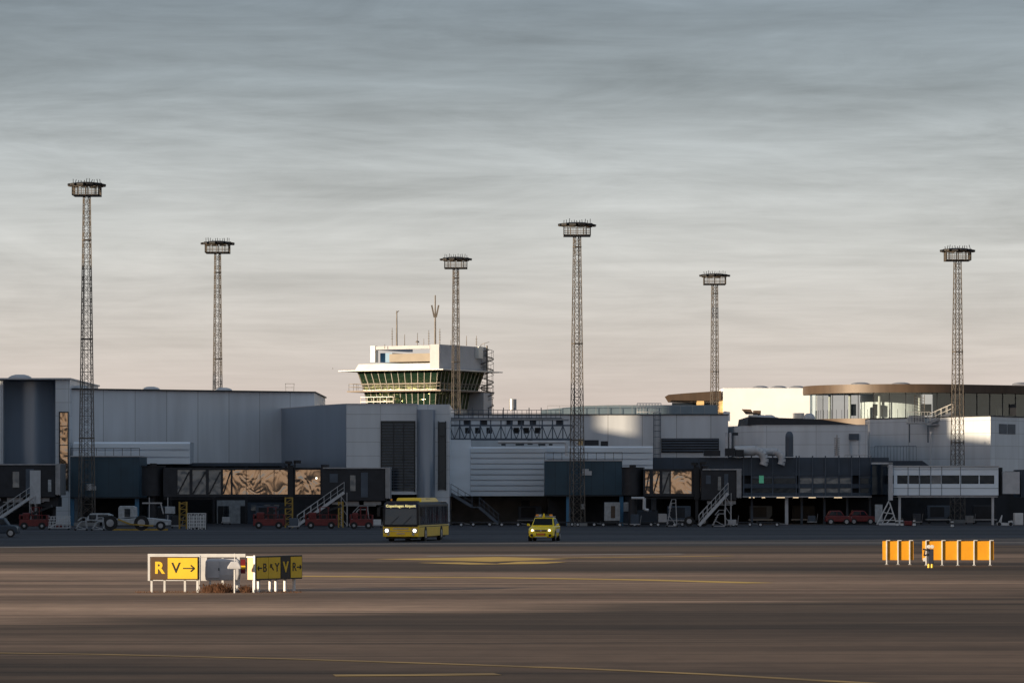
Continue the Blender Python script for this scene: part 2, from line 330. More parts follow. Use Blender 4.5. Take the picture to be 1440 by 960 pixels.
def thing(name, label, cat, loc, group=None):
    o = bpy.data.objects.new(name, None); COL.objects.link(o); o.location = loc
    o['label'] = label; o['category'] = cat
    if group: o['group'] = group
    o.empty_display_size = 0.3
    return o
def tag(o, label, cat, group=None):
    o['label'] = label; o['category'] = cat
    if group: o['group'] = group
    return o
def copytree(o, parent=None):
    c = o.copy(); COL.objects.link(c); c.parent = parent
    for ch in list(o.children): copytree(ch, c)
    return c
def P(px, py, Y): return (X(px, Y), Y, Z(py, Y))
def text(s, name, size, mtx, m, parent, bold=0.0, sx=1.0, extr=0.004):
    cu = bpy.data.curves.new('t', 'FONT'); cu.body = s; cu.size = size; cu.align_x = 'CENTER'; cu.align_y = 'CENTER'; cu.extrude = extr; cu.offset = bold
    to = bpy.data.objects.new('t', cu); COL.objects.link(to)
    me = bpy.data.meshes.new_from_object(to.evaluated_get(bpy.context.evaluated_depsgraph_get())); bpy.data.objects.remove(to)
    me.transform(mtx @ Matrix.Diagonal((sx, 1, 1, 1))); me.materials.clear(); me.materials.append(m)
    o = bpy.data.objects.new(name, me); COL.objects.link(o); o.parent = parent; return o
FACE = Matrix.Rotation(R(90), 4, 'X')          # text upright, facing -y

# ------------------------------------------------------------------ ground
def gp(px, py):
    Y = 19440 / (py - 688); return (X(px, Y), Y)
MB().add([(-4000, -300, 0), (4000, -300, 0), (4000, 9000, 0), (-4000, 9000, 0)], [(0, 1, 2, 3)]).build('apron', ASPH, kind='structure')
def sheet(name, pts, z, m):
    return MB().add([(x, y, z) for x, y in pts], [tuple(range(len(pts)))]).build(name, m, kind='structure')
sheet('stand', [(-150, 226), (150, 262), (150, 470), (-150, 470)], 0.004, APR2)  # dark sheet laid where the stands lie in shadow
def line(pts, w, z, m, name='painted_line'):
    mb = MB(); n = len(pts); L_ = []; R_ = []
    for i, (x, y) in enumerate(pts):
        a = Vector(pts[max(0, i - 1)]); b = Vector(pts[min(n - 1, i + 1)]); d = (b - a).normalized(); q = Vector((-d.y, d.x)) * w / 2
        L_.append((x + q.x, y + q.y, z)); R_.append((x - q.x, y - q.y, z))
    mb.add(L_ + R_, [(n + i, n + i + 1, i + 1, i) for i in range(n - 1)])
    return mb.build(name, m, kind='structure')
line([gp(-60, 917), gp(150, 920), gp(400, 926), gp(620, 933), gp(820, 940), gp(1000, 948), gp(1250, 962)], 0.42, 0.009, LINED)
line([gp(470, 949.5), gp(560, 949), gp(700, 947.5)], 0.8, 0.009, LINED)
line([gp(420, 810), gp(700, 812), gp(900, 815), gp(1070, 819.5)], 1.5, 0.009, LINEY)
sheet('yellow_marking', [gp(525, 785.8), gp(640, 788.2), gp(690, 789.6), gp(745, 787.6), gp(800, 785.4), gp(700, 782.8)], 0.009, LINEY)
line([gp(618, 790.6), gp(680, 793.0), gp(735, 792.0), gp(765, 789.6)], 2.4, 0.009, LINEY)
line([gp(790, 784.2), gp(1030, 781.4)], 0.9, 0.013, LINEY)
line([gp(600, 781.5), gp(760, 780), gp(960, 778.5)], 1.1, 0.009, LINEW)
line([gp(-40, 770), gp(200, 767), gp(520, 764.5), gp(900, 763), gp(1480, 762.5)], 2.0, 0.009, mat('sunlit_edge_strip', (0.15, 0.14, 0.13), 0.8, 0, .5, .4, stretch=(.2, 1, 1)))  # thin sunlit strip along the shadow edge, painted as a pale line

# ------------------------------------------------------------------ unseen building left of the picture, added and shaped to shade the stands
def pier():
    T = math.tan(ELEV)
    pr = thing('unseen_shade_block', 'unseen building added left of the picture, shaped to shade the stands', 'building', (-108, 330, 0))
    w = MB()
    def seg(y0, y1, h): w.box(-118, -100, y0, y1, 0, h)
    D = {}
    seg(205, 520, 18.5)
    w.box(-118, -109, 260, 500, 18.5, 20.5)
    def scr(y0, y1, h): w.box(-100, -99.5, y0, y1, 18.5, h)
    scr(205, 320, 30); scr(320, 341, 32.2); scr(341, 354.6, 34.4); w.box(-100, -99.5, 354.6, 357.1, 18.5, 26.7); w.box(-100, -99.5, 354.6, 357.1, 29.6, 34.4)  # screen heights and slot shaped to set the shadow edge and a sun patch
    scr(357.1, 364.5, 33.5); scr(364.5, 370, 25.4); scr(370, 376, 21.6); scr(376, 398, 26.5); scr(398, 412, 30.5); scr(412, 455, 26.6); scr(455, 520, 25)
    w.build('wall', WHITE, pr)
    g = MB()
    for k in range(26): g.box(-99.99, -99.9, 210 + k * 12, 219 + k * 12, 4, 7)
    g.build('window_band', GLDARK, pr)
pier()

# ------------------------------------------------------------------ terminal: left
def ribs(px0, px1, py0, py1, Y, n, d=0.25):
    mb = MB(); z0 = Z(py1, Y); z1 = Z(py0, Y); h = (z1 - z0) / n
    pts = [(Y + 0.6, z0)]
    for k in range(n):
        a = z0 + k * h
        pts += [(Y + d * 0.05, a), (Y + d * 0.05 - 0.06, a + h * 0.76), (Y + d * 1.5, a + h * 0.80), (Y + d * 1.5, a + h)]
    pts += [(Y + 0.6, z1)]
    return mb.prof(pts, X(px0, Y), X(px1, Y))

sb = thing('stair_block', 'tall stair block with a rounded metal front and narrow slit window, at left edge', 'building', (X(50, 398), 398, 0))
MB().box(X(-90, 400), X(78, 400), 402.6, 425, Z(652, 400), Z(533, 400)).build('wall', WHITE, sb)
def drum(px0, px1, py0, py1, Y, bulge, par, name='drum', m=DRUM, n=20):
    x0, x1 = X(px0, Y), X(px1, Y); cx, hw = (x0 + x1) / 2, (x1 - x0) / 2
    poly = [(cx - hw * math.cos(math.pi * i / n), Y - bulge * math.sin(math.pi * i / n)) for i in range(n + 1)] + [(x1, Y + max(1.5, 1.5 - bulge)), (x0, Y + max(1.5, 1.5 - bulge))]
    return MB().extr(poly, Z(py1, Y), Z(py0, Y)).build(name, m, par, smooth=True)
drum(4, 78, 534.5, 652, 397.5, -3.6, sb, 'rounded_front', DRUM)
MB().box(X(-90, 397), X(4, 397) - .02, 397.2, 402.5, Z(652, 397), Z(534, 397)).build('left_wall', WHITE, sb)
MB().box(X(78, 397), X(98.5, 397), 397, 424, 0, Z(533, 397)).build('pilaster', WHITE2, sb)
MB().pb(-90, 99.5, 531.2, 533.3, 396.6, 28).build('coping', LIGHTG, sb)
w = MB().pb(84, 95.5, 580, 689, 396.9, 0.08).build('window', GOLD, sb)
f = MB(); f.pb(83, 84.4, 579, 690, 396.8, 0.15).pb(95, 96.2, 579, 690, 396.8, 0.15).pb(83, 96.2, 578.6, 580.2, 396.75, 0.15)
for yy in (598, 625, 652, 672): f.pb(84, 95.5, yy, yy + 1, 396.8, 0.12)
f.build('frame', BLACK, w)
dm = MB().dome((X(28, 408), 408, Z(533, 408) + 0.02), 1.3, 0.5).build('roof_dome', LIGHTG, sb)
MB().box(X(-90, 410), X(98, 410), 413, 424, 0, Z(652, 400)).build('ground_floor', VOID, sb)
MB().pb(-80, 82, 652.5, 657, 398.5, 14).build('soffit', DARK, sb)

hall = thing('terminal_hall', 'long plain grey panelled hall wall left of the centre, with skylight domes', 'building', (X(270, 405), 405, 0))
xa, xb = X(98.8, 398.5), X(442, 412)
MB().extr([(xa, 398.5), (xb, 412), (xb, 436), (xa, 430)], 6.35, 13.96).build('wall', WHITE, hall)
MB().extr([(xa, 398.2), (xb + 0.15, 411.7), (xb + 0.15, 436.4), (xa, 430.4)], 13.965, 14.1).build('coping', DARK, hall)
for px_ in (112, 212, 314):
    yy = 398 + (px_ - 98) / 344 * 14 + 3
    MB().dome((X(px_, yy), yy, 14.102), 1.0, 0.38).build('roof_dome', WPAINT, hall)
rf = MB()
for a, b in ((402, 402), (413, 413)): rf.beam((X(a, 414), 414, 14.1), (X(a - (0.6 if a < 405 else -0.6), 414), 414, 15.0), 0.06)
rf.beam((X(401, 414), 414, 15.0), (X(414, 414), 414, 15.0), 0.06); rf.beam((X(402, 414), 414, 14.6), (X(413, 414), 414, 14.6), 0.05)
rf.build('roof_hatch_rail', GALV, hall)
ribs(103, 267, 621, 652, 394, 3).build('ribbed_band', RIB, hall)
MB().box(X(103, 394) + 0.02, X(267, 394) - 0.02, 394.65, 399, Z(652, 394) + .03, Z(621, 394) - .03).build('band_return', WHITE2, hall)
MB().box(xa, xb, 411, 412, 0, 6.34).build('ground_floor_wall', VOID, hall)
MB().pb(222, 400, 650.5, 655, 397, 1.3).build('edge_beam', NAVY, hall)
lb = MB().pb(305, 345, 703, 736.2, 408, 1)
lb.build('white_store_wall', DWHITE, hall)  # plain white wall, its own paint
for a in (306.5, 338): MB().pb(a, a + 7, 711, 735.5, 407.9, 0.1).build('door', BLACK, hall)
w = MB().pb(314, 322, 711, 726, 407.9, 0.1).build('window', GLDARK, hall)
for a in (353, 372, 385): MB().pb(a, a + 8, 709, 717.5, 407.95, 0.1).build('window', GLMILK, hall)
MB().pb(348, 400, 706, 736.2, 408.05, 1).build('blue_store_wall', NAVY, hall)
for px_ in (240, 300.5, 346, 402): MB().pb(px_ - 1.6, px_ + 1.6, 655, 736, 399, 0.3).build('column', DARK, hall)

# centre block with curved return
cb_ = thing('centre_block', 'pale grey block with a big louvred window, curved left return and rounded column', 'building', (X(560, 388), 388, 0))
Yc = 388
poly = []
n = 14
xl, xr = X(393, 411), X(487, Yc)
for i in range(n + 1):
    t = i / n; poly.append((xl + (xr - xl) * t, 411 - 23 * (0.75 * t + 0.25 * math.sin(t * math.pi / 2))))
poly += [(X(586, Yc), Yc), (X(586, Yc), 420), (xl, 420)]
MB().extr([poly[n]] + poly[n + 1:n + 3] + [(X(487, Yc), 420)], 3.1, 12.2).build('wall', WHITE2, cb_)
MB().extr(poly[:n] + [(poly[n][0] - .02, poly[n][1] + .02), (X(487, Yc) - .02, 420), poly[-1]], 3.1, 12.2).build('curved_return', DRUM, cb_)  # return looks shaded through its darker panel colour
cop = [(x, y - 0.08) for x, y in poly]
MB().extr(cop, 12.205, 12.28).build('coping', LIGHTG, cb_)
MB().box(X(586.3, Yc), X(632, Yc), Yc + 0.3, 420, 0, 12.2).build('pilaster', WHITE2, cb_)
drum(586, 612, 576, 736, 388.3, 1.15, cb_, 'rounded_column')
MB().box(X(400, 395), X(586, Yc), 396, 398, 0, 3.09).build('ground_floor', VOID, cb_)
w = MB().pb(536.5, 583, 592.5, 690, Yc - 0.05, 0.04).build('window', GLDARK, cb_)
f = MB().pb(535.5, 537, 591.5, 691, Yc - 0.14, 0.13).pb(582.4, 584, 591.5, 691, Yc - 0.14, 0.13).pb(537, 582.4, 591.5, 593, Yc - 0.14, 0.13)
f.build('frame', BLACK, w)
f = MB()
for k in range(24): 
    yy = 596 + k * 4.0; f.pb(537.2, 582.2, yy, yy + 0.9, Yc - 0.12, 0.06)
f.build('louvre', STEELB, w)
f = MB()
for a in (553, 567): f.pb(a, a + 1, 593, 690, Yc - 0.17, 0.04)
f.build('mullion', DARK, w)
w = MB().pb(617, 626.5, 593, 688, Yc + 0.2, 0.08).build('window', GLDARK, cb_)
MB().pb(616, 617.4, 592, 689, Yc + 0.12, 0.12).pb(626, 627.4, 592, 689, Yc + 0.12, 0.12).pb(616, 627.4, 612, 613, Yc + 0.10, 0.12).build('frame', BLACK, w)

# long rear wall + roof
rw = thing('rear_hall', 'long grey rear hall with caged ladder and louvre band, right of the roof gantry', 'building', (X(900, 420), 420, 0))
MB().box(X(630, 420), X(1024, 420), 420, 446, 4.0, 11.75).build('wall', WHITE, rw)
MB().box(X(630, 420), X(1024, 420) + .1, 419.85, 446, 11.755, 11.85).build('coping', DARK, rw)
pts = []
for k in range(13):
    px_ = 762 + k * 20.6; pts.append((X(px_, 432), 12.55 + 0.55 * math.sin(min(1, (k) / 5) * math.pi / 2)))
pts = [(pts[0][0], 11.9)] + pts + [(pts[-1][0], 11.9)]
MB().front(pts, 432, 445).build('curved_roof', ROOFB, rw)
lv = MB()
for k in range(5): lv.pb(931, 1010, 617 + k * 3.8, 619 + k * 3.8, 419.6, 0.38)
lv.build('louvre_band', STEELB, rw); MB().pb(930, 1011, 616, 636, 419.9, 0.09).build('louvre_back', BLACK, rw)
ld = MB()
for a in (919, 929): ld.beam(P(a, 580, 419.3), P(a, 652, 419.3), 0.07)
for k in range(26): ld.beam(P(919, 580 + k * 2.8, 419.3), P(929, 580 + k * 2.8, 419.3), 0.04)
for k in range(9):
    yy = 582 + k * 8; ld.beam(P(919, yy, 419.3), P(921, yy, 418.5), 0.05); ld.beam(P(921, yy, 418.5), P(927, yy, 418.5), 0.05); ld.beam(P(927, yy, 418.5), P(929, yy, 419.3), 0.05)
for a in (921, 927): ld.beam(P(a, 580, 418.5), P(a, 650, 418.5), 0.05)
ld.build('caged_ladder', STEELB, rw)
rl = MB()
for k in range(9): rl.beam(P(896 + k * 4.2, 567, 421), P(896 + k * 4.2, 581, 421), 0.07)
for yy in (567, 572, 579): rl.beam(P(896, yy, 421), P(930, yy, 421), 0.08)
rl.build('roof_railing', WPAINT, rw)
rl = MB()
for k in range(14): rl.beam((X(770 + k * 17, 431), 431, 11.85), (X(770 + k * 17, 431), 431, 13.0), 0.04)
rl.beam((X(770, 431), 431, 13.0), (X(991, 431), 431, 13.0), 0.05)
rl.build('roof_railing', GALV, rw)

# ribbed plant box centre
rb = thing('ribbed_annex', 'light blue annex clad in wide horizontal ribs above the taxi lane, behind the yellow car', 'building', (X(720, 392), 392, 0))
ribs(662, 769, 628, 697, 392, 9, 0.3).build('ribbed_wall', RIB, rb)
ribs(769.2, 918, 627, 662, 393, 4, 0.3).build('ribbed_wall', RIB, rb)
MB().box(X(632.3, 392.3), X(661.8, 392), 392.3, 404, Z(697, 392), Z(618, 392)).build('corner_panel', RIB, rb)
MB().box(X(662, 392) + .02, X(918, 393) - .02, 393.75, 404, Z(696, 392), Z(629.5, 392)).build('roof_block', WHITE2, rb)
MB().box(X(632.5, 392), X(770, 392), 402, 404, 0, Z(697.5, 392)).build('ground_floor_wall', CONC, rb)
MB().pb(733, 745, 703, 736, 401.9, 0.09).build('door', NAVY, rb)
MB().pb(770, 800, 700, 736, 401.8, 0.09).build('rolling_door', DWHITE, rb)
pp = MB()
pp.cyl(P(700, 621.5, 391), P(795, 621.5, 391), 0.16); pp.cyl(P(795, 621.5, 391), P(797, 625, 391), 0.17); pp.cyl(P(797, 625, 391), P(797, 641, 391), 0.17)
pp.build('pipe', LIGHTG, rb, smooth=True)
st = MB()
for (px_, py_, ww, hh) in ((705, 620, 6, 4), (725, 620, 12, 4), (742, 619, 7, 5), (757, 620, 10, 4), (772, 620, 5, 4), (822, 620, 20, 7), (845, 621, 10, 6)):
    st.pb(px_, px_ + ww, py_ - hh / 2 + 2, py_ + 6, 396, 1)
st.build('roof_equipment', DARK, rb)
MB().pb(813, 820, 617, 626, 395, 0.5).build('equipment_lamp', YCOL, rb)

# steel truss frame on roof
tf = thing('roof_steel_frame', 'dark steel truss gantry with walkway railings on the roof in the centre', 'steel frame', (X(715, 400), 400, Z(620, 400)))
t1 = MB()
for Yt in (398, 403):
    for yy, ww in ((617.5, 0.22), (598, 0.16), (588, 0.12)): t1.beam(P(630, yy, Yt), P(805 if yy > 590 else 790, yy, Yt), ww)
    for k in range(12):
        a = 632 + k * 14.5; t1.beam(P(a, 588, Yt), P(a, 618, Yt), 0.12)
        t1.beam(P(a, 598, Yt), P(a + 7, 617, Yt), 0.09); t1.beam(P(a + 14.5, 598, Yt), P(a + 7, 617, Yt), 0.09)
for a in (652, 676, 712, 728, 745, 782): t1.pb(a, a + 9, 588.5, 598, 399, 1.5)
t1.build('truss', STEELB, tf)
d = MB()
for a in (654, 668, 684, 722, 736, 752): d.pb(a, a + 8, 601, 609, 400, 1.2); 
d.build('fan_housing', DARK, tf)
r_ = MB()
for k in range(24): r_.beam(P(632 + k * 6.8, 576.5, 397.5), P(632 + k * 6.8, 588, 397.5), 0.05)
for yy in (576.5, 581): r_.beam(P(632, yy, 397.5), P(790, yy, 397.5), 0.05)
for a in (645, 664, 687, 708, 723, 744, 761): r_.beam(P(a, 573, 397.6), P(a, 588, 397.6), 0.09)
r_.build('railing', STEELB, tf)
g_ = MB()
for Yt in (397.8,): g_.pb(632, 800, 588.6, 590.4, Yt, 5)
g_.build('walkway', GALV, tf)
vp = MB().cyl(P(721, 576, 424), P(721, 561, 424), 0.42, n=14)
tag(vp.build('vent_stack', GALV, None, smooth=True), 'short round metal vent stack on the roof right of the control tower', 'vent')

# teal link boxes
def teal_box(px0, px1, py0, py1, Y, label, legs, hatch):
    t = thing('bridge_link_box', label, 'link building', (X((px0 + px1) / 2, Y), Y, 0), 'teal boxes linking the terminal to its air bridges')
    MB().pb(px0, px1, py0, py1, Y, 8).build('body', TEAL, t, bevel=0.04)
    MB().pb(px0 - 0.3, px1 + 0.8, py0 - 1.6, py0 - .02, Y - 0.1, 8.2).build('coping', LIGHTG, t)
    MB().pb(px0, px1, py1 + .02, py1 + 1.4, Y - 0.05, 8.1).build('floor_edge', DARK, t)
    for a in legs: MB().box(X(a, Y) - 0.19, X(a, Y) + 0.19, Y + 0.3, Y + 0.7, 0, Z(py1 + 1.4, Y)).build('leg', BLUECOL, t)
    hx, hy = hatch
    MB().pb(hx, hx + 9, hy, hy + 9, Y - 0.12, 0.1).pb(hx + 9, hx + 13, hy + 3, hy + 9, Y - 0.12, 0.1).build('sensor_plate', LIGHTG, t)
    rr = MB()
    n_ = int((px1 - px0) / 12)
    for k in range(n_ + 1):
        a = px0 + (px1 - px0) * k / n_; rr.beam((X(a, Y), Y + 0.2, Z(py0 - 1.6, Y)), (X(a, Y), Y + 0.2, Z(py0 - 1.6, Y) + 0.75), 0.04)
    rr.beam((X(px0, Y), Y + 0.2, Z(py0 - 1.6, Y) + 0.75), (X(px1, Y), Y + 0.2, Z(py0 - 1.6, Y) + 0.75), 0.05)
    rr.build('railing', DARK, t)
    MB().box(X(px0 + 6, Y), X(px1 - 6, Y), Y + 7, Y + 7.3, 0, Z(py1 + 1.5, Y)).build('rear_wall', VOID, t)
teal_box(99, 196, 642, 699, 382, 'teal box on blue legs behind the white tug', (101, 192), (122, 680))
teal_box(766, 875, 648, 696, 382, 'teal box on blue legs beside the ribbed annex', (799, 874), (819, 659))

# ------------------------------------------------------------------ air bridges
def steps(mb_s, mb_r, p, q, w=1.1, n=12):
    """outdoor stair: p top (x,y,z) to q bottom"""
    p, q = Vector(p), Vector(q)
    for k in range(n):
        t = (k + 0.5) / n; c = p.lerp(q, t); mb_s.box(c.x - 0.16, c.x + 0.16, p.y, p.y + w, c.z - 0.02, c.z + 0.02)
    for dy in (0, w):
        a, b = p + Vector((0, dy, 0)), q + Vector((0, dy, 0))
        mb_s.beam(a, b, 0.06, 0.28); mb_r.beam(a + Vector((0, 0, 1)), b + Vector((0, 0, 1)), 0.05); mb_r.beam(a + Vector((0, 0, .5)), b + Vector((0, 0, .5)), 0.035)
        for k in range(n // 2 + 1):
            c = a.lerp(b, k / (n // 2)); mb_r.beam(c, c + Vector((0, 0, 1)), 0.045)

def air_bridge(label, Y, rot, tun, cabx, panes, py0, py1, col, stair):
    t = thing('air_bridge', label, 'air bridge', (X(col, Y), Y, 0), 'passenger air bridges along the terminal')
    if rot:
        cx = X((rot[0] + rot[1]) / 2, Y); rr = (X(rot[1], Y) - X(rot[0], Y)) / 2
        MB().cyl((cx, Y + 1.6, Z(py1 + 2, Y)), (cx, Y + 1.6, Z(py0 - 4, Y)), rr, n=20).build('rotunda', DARK, t, smooth=True)
        MB().cyl((cx, Y + 1.6, Z(py0 - 4, Y)), (cx, Y + 1.6, Z(py0 - 5.5, Y)), rr + .1, n=20).cyl((cx, Y + 1.6, Z(py0 - 5.5, Y)), (cx, Y + 1.6, Z(py0 - 9, Y)), rr * .3, n=10).build('rotunda_cap', BLACK, t)
        MB().cyl((cx, Y + 1.6, 0), (cx, Y + 1.6, Z(py1 + 2, Y)), 0.42, n=12).build('rotunda_column', DARK, t, smooth=True)
    if tun:
        a, b = tun
        MB().pb(a, b, py0 - 3, py0, Y, 3).build('roof', DARK, t)
        MB().pb(a, b, py1, py1 + 3.5, Y, 3).pb(a, b, py1 + 5, py1 + 7, Y + .3, .3).build('floor', DARK, t)
        MB().pb(a + .3, b - .3, py0, py1, Y + 2.7, 0.2).build('rear_side', VOID, t)
        edges = [a] + [v for p in panes for v in p[:2]] + [b]
        for k in range(0, len(edges), 2): MB().pb(edges[k] - 0.5, max(edges[k + 1], edges[k] + .1) + 0.5, py0, py1, Y + 0.02, 0.2).build('side_panel', DARK, t)
        for (p0, p1, kind) in panes:
            w = MB().pb(p0 + .3, p1 - .3, py0 + 0.4, py1 - .4, Y + 0.12, 0.03).build('window', GOLD if kind != 'm' else GLMILK, t)
            if p1 - p0 > 20:
                mm = MB()
                nn = int((p1 - p0) / 19)
                for k in range(1, nn): c = p0 + (p1 - p0) * k / nn; mm.pb(c - .35, c + .35, py0, py1, Y + 0.05, 0.05)
                mm.build('mullion', DARK, w)
            else:
                MB().beam(P(p0 + 1, py1 - 1, Y + .02), P(p1 - 1, py0 + 3, Y + .02), 0.12).build('brace', DARK, w)
    if col:
        c = MB().pb(col - 4.5, col - .6, py0 - 8, py0 + 5, Y - 0.4, .3).pb(col + 4.5, col + 6.5, py0 - 12, py0 + 8, Y - 0.4, .3)
        c.pb(col - 3.4, col + 3.4, py0 - 6, py1 + 8, Y - 0.35, 0.6).pb(col - 2, col + 2, py1 + 8, 734, Y - 0.2, 0.5)
        c.pb(col - 14, col + 14, 731, 735, Y - 0.2, 0.7)
        c.build('lift_column', BLACK, t)
        for dx in (-11, 9):
            x = X(col + dx, Y); wh = MB().cyl((x, Y - 0.3, .5), (x, Y + 0.2, .5), .5, n=16).build('wheel', RUBBER, t)
            MB().cyl((x, Y - 0.33, .5), (x, Y - 0.28, .5), .25, n=12).build('rim', RIM, wh)
        if col > 300:
            MB().cyl(P(col - 3, py0 - 8, Y - .25), P(col - 3, py0 - 12, Y - .25), .36).cyl(P(col + 9, py0 - 9, Y - .25), P(col + 9, py0 - 13, Y - .25), .36).build('drive_cap', BLACK, t)
    a, b = cabx
    yc = Y - 1.0
    m_ = a + (b - a) * .18
    MB().pb(a, b - 6, py0 - 1, py1 + 9, yc, 4.6).build('cab', DARK, t, bevel=0.06)
    # folding canopy hood at the outer end
    hood = MB()
    for k in range(4): hood.pb(b - 6 + k * 1.7, b - 4.6 + k * 1.7, py0 - 2.5 - (k % 2), py1 + 5 + (k % 2), yc - 0.2, 4.8)
    hood.build('canopy_hood', GALV, t)
    w = MB().pb(a + (b - a) * .42, a + (b - a) * .50, py0 + 8, py1 - 5, yc - .06, .05).build('window', GLMILK, t)
    w = MB().pb(a + (b - a) * .58, a + (b - a) * .68, py0 + 4, py1 + 4, yc - .06, .05).build('door', STEELB, t)
    MB().pb(a + (b - a) * .12, a + (b - a) * .24, py0 + 6, py0 + 18, yc - .06, .05).build('service_hatch', STEELB, t)
    MB().pb(a + 2, b + 1, py0 - 3, py0 - 1.4, yc - .1, 4.8).build('roof_edge', GALV, t)
    MB().cyl(P(a + 5, py0 - 1, yc + 1), P(a + 5, py0 - 7, yc + 1), 0.4).build('roof_beacon', DARK, t)
    lt = MB().pb(a - 8 if tun else a + 4, a - 6.2 if tun else a + 6, py0 + 11, py0 + 13, yc - .1 if not tun else Y - .05, .08).build('lit_lamp', LAMP, t)
    if stair:
        s1, s2 = MB(), MB(); steps(s1, s2, P(stair[0], stair[1], yc - 0.2), (X(stair[2], yc), yc - .2, 0.1), n=14)
        s1.build('stair', LIGHTG, t); s2.build('stair_railing', LIGHTG, t)
        fr = MB()
        for dx in (-4, 4):
            for dy in (0, 1.1): fr.beam((X(stair[0] + dx, yc), yc - .2 + dy, 0), (X(stair[0] + dx, yc), yc - .2 + dy, Z(stair[1], yc)), .07)
        for zz in (0.9, 1.9, 2.9): fr.beam((X(stair[0] - 4, yc), yc - .2, zz), (X(stair[0] + 4, yc), yc - .2, zz - .8), .05)
        fr.build('stair_tower_frame', GALV, t)
    und = MB()
    for (fx, fw, y0_, hh) in ((.15, .12, 10, 4), (.35, .2, 9.5, 6), (.62, .25, 9.5, 5), (.3, .5, 15, 1.2)):
        und.pb(a + (b - a) * fx, a + (b - a) * (fx + fw), py1 + y0_, py1 + y0_ + hh, yc + .6, 1)
    und.build('underframe', GALV, t)
    return t
air_bridge('long glass sided air bridge left of the bus, gold reflections in its windows', 376, (197, 230), (230, 455), (452, 548),
           [(249, 267, 'm'), (270, 290, 'm'), (293, 311, 'm'), (313, 325, 'g'), (326.5, 405, 'g'), (414.5, 451, 'g')], 660, 695, 409, (484, 692, 418))
air_bridge('short glass sided air bridge right of the centre teal box', 376, (875, 906), (905, 990), (986, 1042),
           [(907, 914, 'g'), (918, 928, 'g'), (931, 942, 'm'), (943, 973, 'g'), (984.5, 991, 'g')], 662, 694, 980, (1024, 693, 983))
t = air_bridge('dark air bridge cab with white stair at the left edge', 376, None, None, (-30, 84),
           [], 655, 690, 0, (46, 697, -16))
MB().pb(42, 57, 661, 708, 374.9, .08).build('pale_door', LIGHTG, t)
MB().pb(67.5, 72, 674, 691, 374.9, .08).build('pale_hatch', DWHITE, t)
MB().pb(0, 82, 699, 712, 376, 3).build('underframe', DARK, t)
for a in (8, 76): MB().pb(a - 2, a + 2, 706, 739.5, 377, .5).build('leg', DARK, t)

# ------------------------------------------------------------------ terminal: right
ob = thing('office_wing', 'dark blue two storey office wing on columns over a lit undercroft, right of centre', 'building', (X(1080, 398), 398, 0))
Yo = 398
MB().box(X(919, Yo), X(1250, Yo), Yo, Yo + 18, Z(668, Yo), Z(643, Yo)).build('parapet_wall', NAVY, ob)
MB().box(X(919, Yo), X(1250, Yo), Yo + 0.5, Yo + 18, Z(698, Yo), Z(668, Yo) - .003).build('upper_floor', VOID, ob)
MB().pb(1045, 1226, 664.5, 668.2, Yo - .06, .5).pb(1045, 1226, 680, 686, Yo - .03, .4).pb(1045, 1226, 692.5, 697, Yo - .03, .4).build('spandrel', NAVY, ob)
for a in (1045, 1056, 1086, 1119, 1123, 1142, 1160, 1179, 1197, 1208, 1224): MB().pb(a, a + 1.6, 640.5, 697, Yo - .1, .3).build('pier', STEELB, ob)
for a, b, m_ in ((1057.5, 1086, GLDARK), (1088, 1119, GLDARK), (1125, 1142, GLMILK), (1144, 1160, GLMILK), (1162, 1179, GLMILK), (1181, 1197, GLMILK), (1210, 1224, GLDARK)):
    w = MB().pb(a, b, 668.4, 679.8, Yo + .1, .05).build('window', m_, ob)
    bl = MB().pb(a, b, 668.4, 672, Yo + .05, .03).build('blind', STEELB, w)
    MB().pb(a, b, 686.2, 692.3, Yo + .1, .05).build('window', m_, ob)
MB().pb(1067.5, 1074, 668, 679, Yo + .02, .06).build('exit_panel', GREENLIT, ob)
MB().pb(1045, 1226, 697.2, 699, Yo - 1.2, 6).build('canopy_edge', GALV, ob)
MB().box(X(880, 414), X(1250, 414), 415, 416, 0, Z(698, Yo) - .01).build('ground_floor_wall', VOID, ob)
MB().pb(1104, 1108.5, 699, 737, Yo - .6, .35).build('column', LIGHTG, ob)
for a in (1056, 1126, 1158, 1190, 1222): MB().pb(a, a + 3, 699, 737, Yo + 1.5, .35).build('column', STEELB, ob)
for a, w_ in ((1054, 7), (1072, 4), (1093, 12), (1116, 7), (1138, 9), (1174, 10)):
    MB().box(X(a, 402), X(a + w_, 402), 402, 403, Z(698, Yo) - .12, Z(698, Yo) - .03).build('ceiling_lamp', TUBE, ob)
du = MB().pb(1035, 1046, 632, 642, 396.5, 1); 
du.pb(990, 1013, 633, 641, 396.5, 1).pb(1020, 1034, 630, 641, 396.5, 1).build('plant_box', DARK, ob)
d1 = MB()
d1.cyl(P(1033, 634, 397.5), P(1062, 633.5, 397.5), 0.52, n=16)
for k in range(6):
    a0, a1 = k * R(20), (k + 1) * R(20)
    d1.cyl((X(1062, 397) + math.sin(a0) * 1.0, 397.3, Z(647, 397) + math.cos(a0) * 1.0), (X(1062, 397) + math.sin(a1) * 1.0, 397.3, Z(647, 397) + math.cos(a1) * 1.0), .42, n=12)
    d1.cyl((X(1088, 397) + math.sin(a0) * .9, 397.3, Z(647, 397) + math.cos(a0) * .9), (X(1088, 397) + math.sin(a1) * .9, 397.3, Z(647, 397) + math.cos(a1) * .9), .38, n=12)
d1.cyl(P(1066, 635, 398.4), P(1090, 635.5, 398.4), 0.42, n=14)
d1.build('ventilation_duct', LIGHTG, ob, smooth=True)
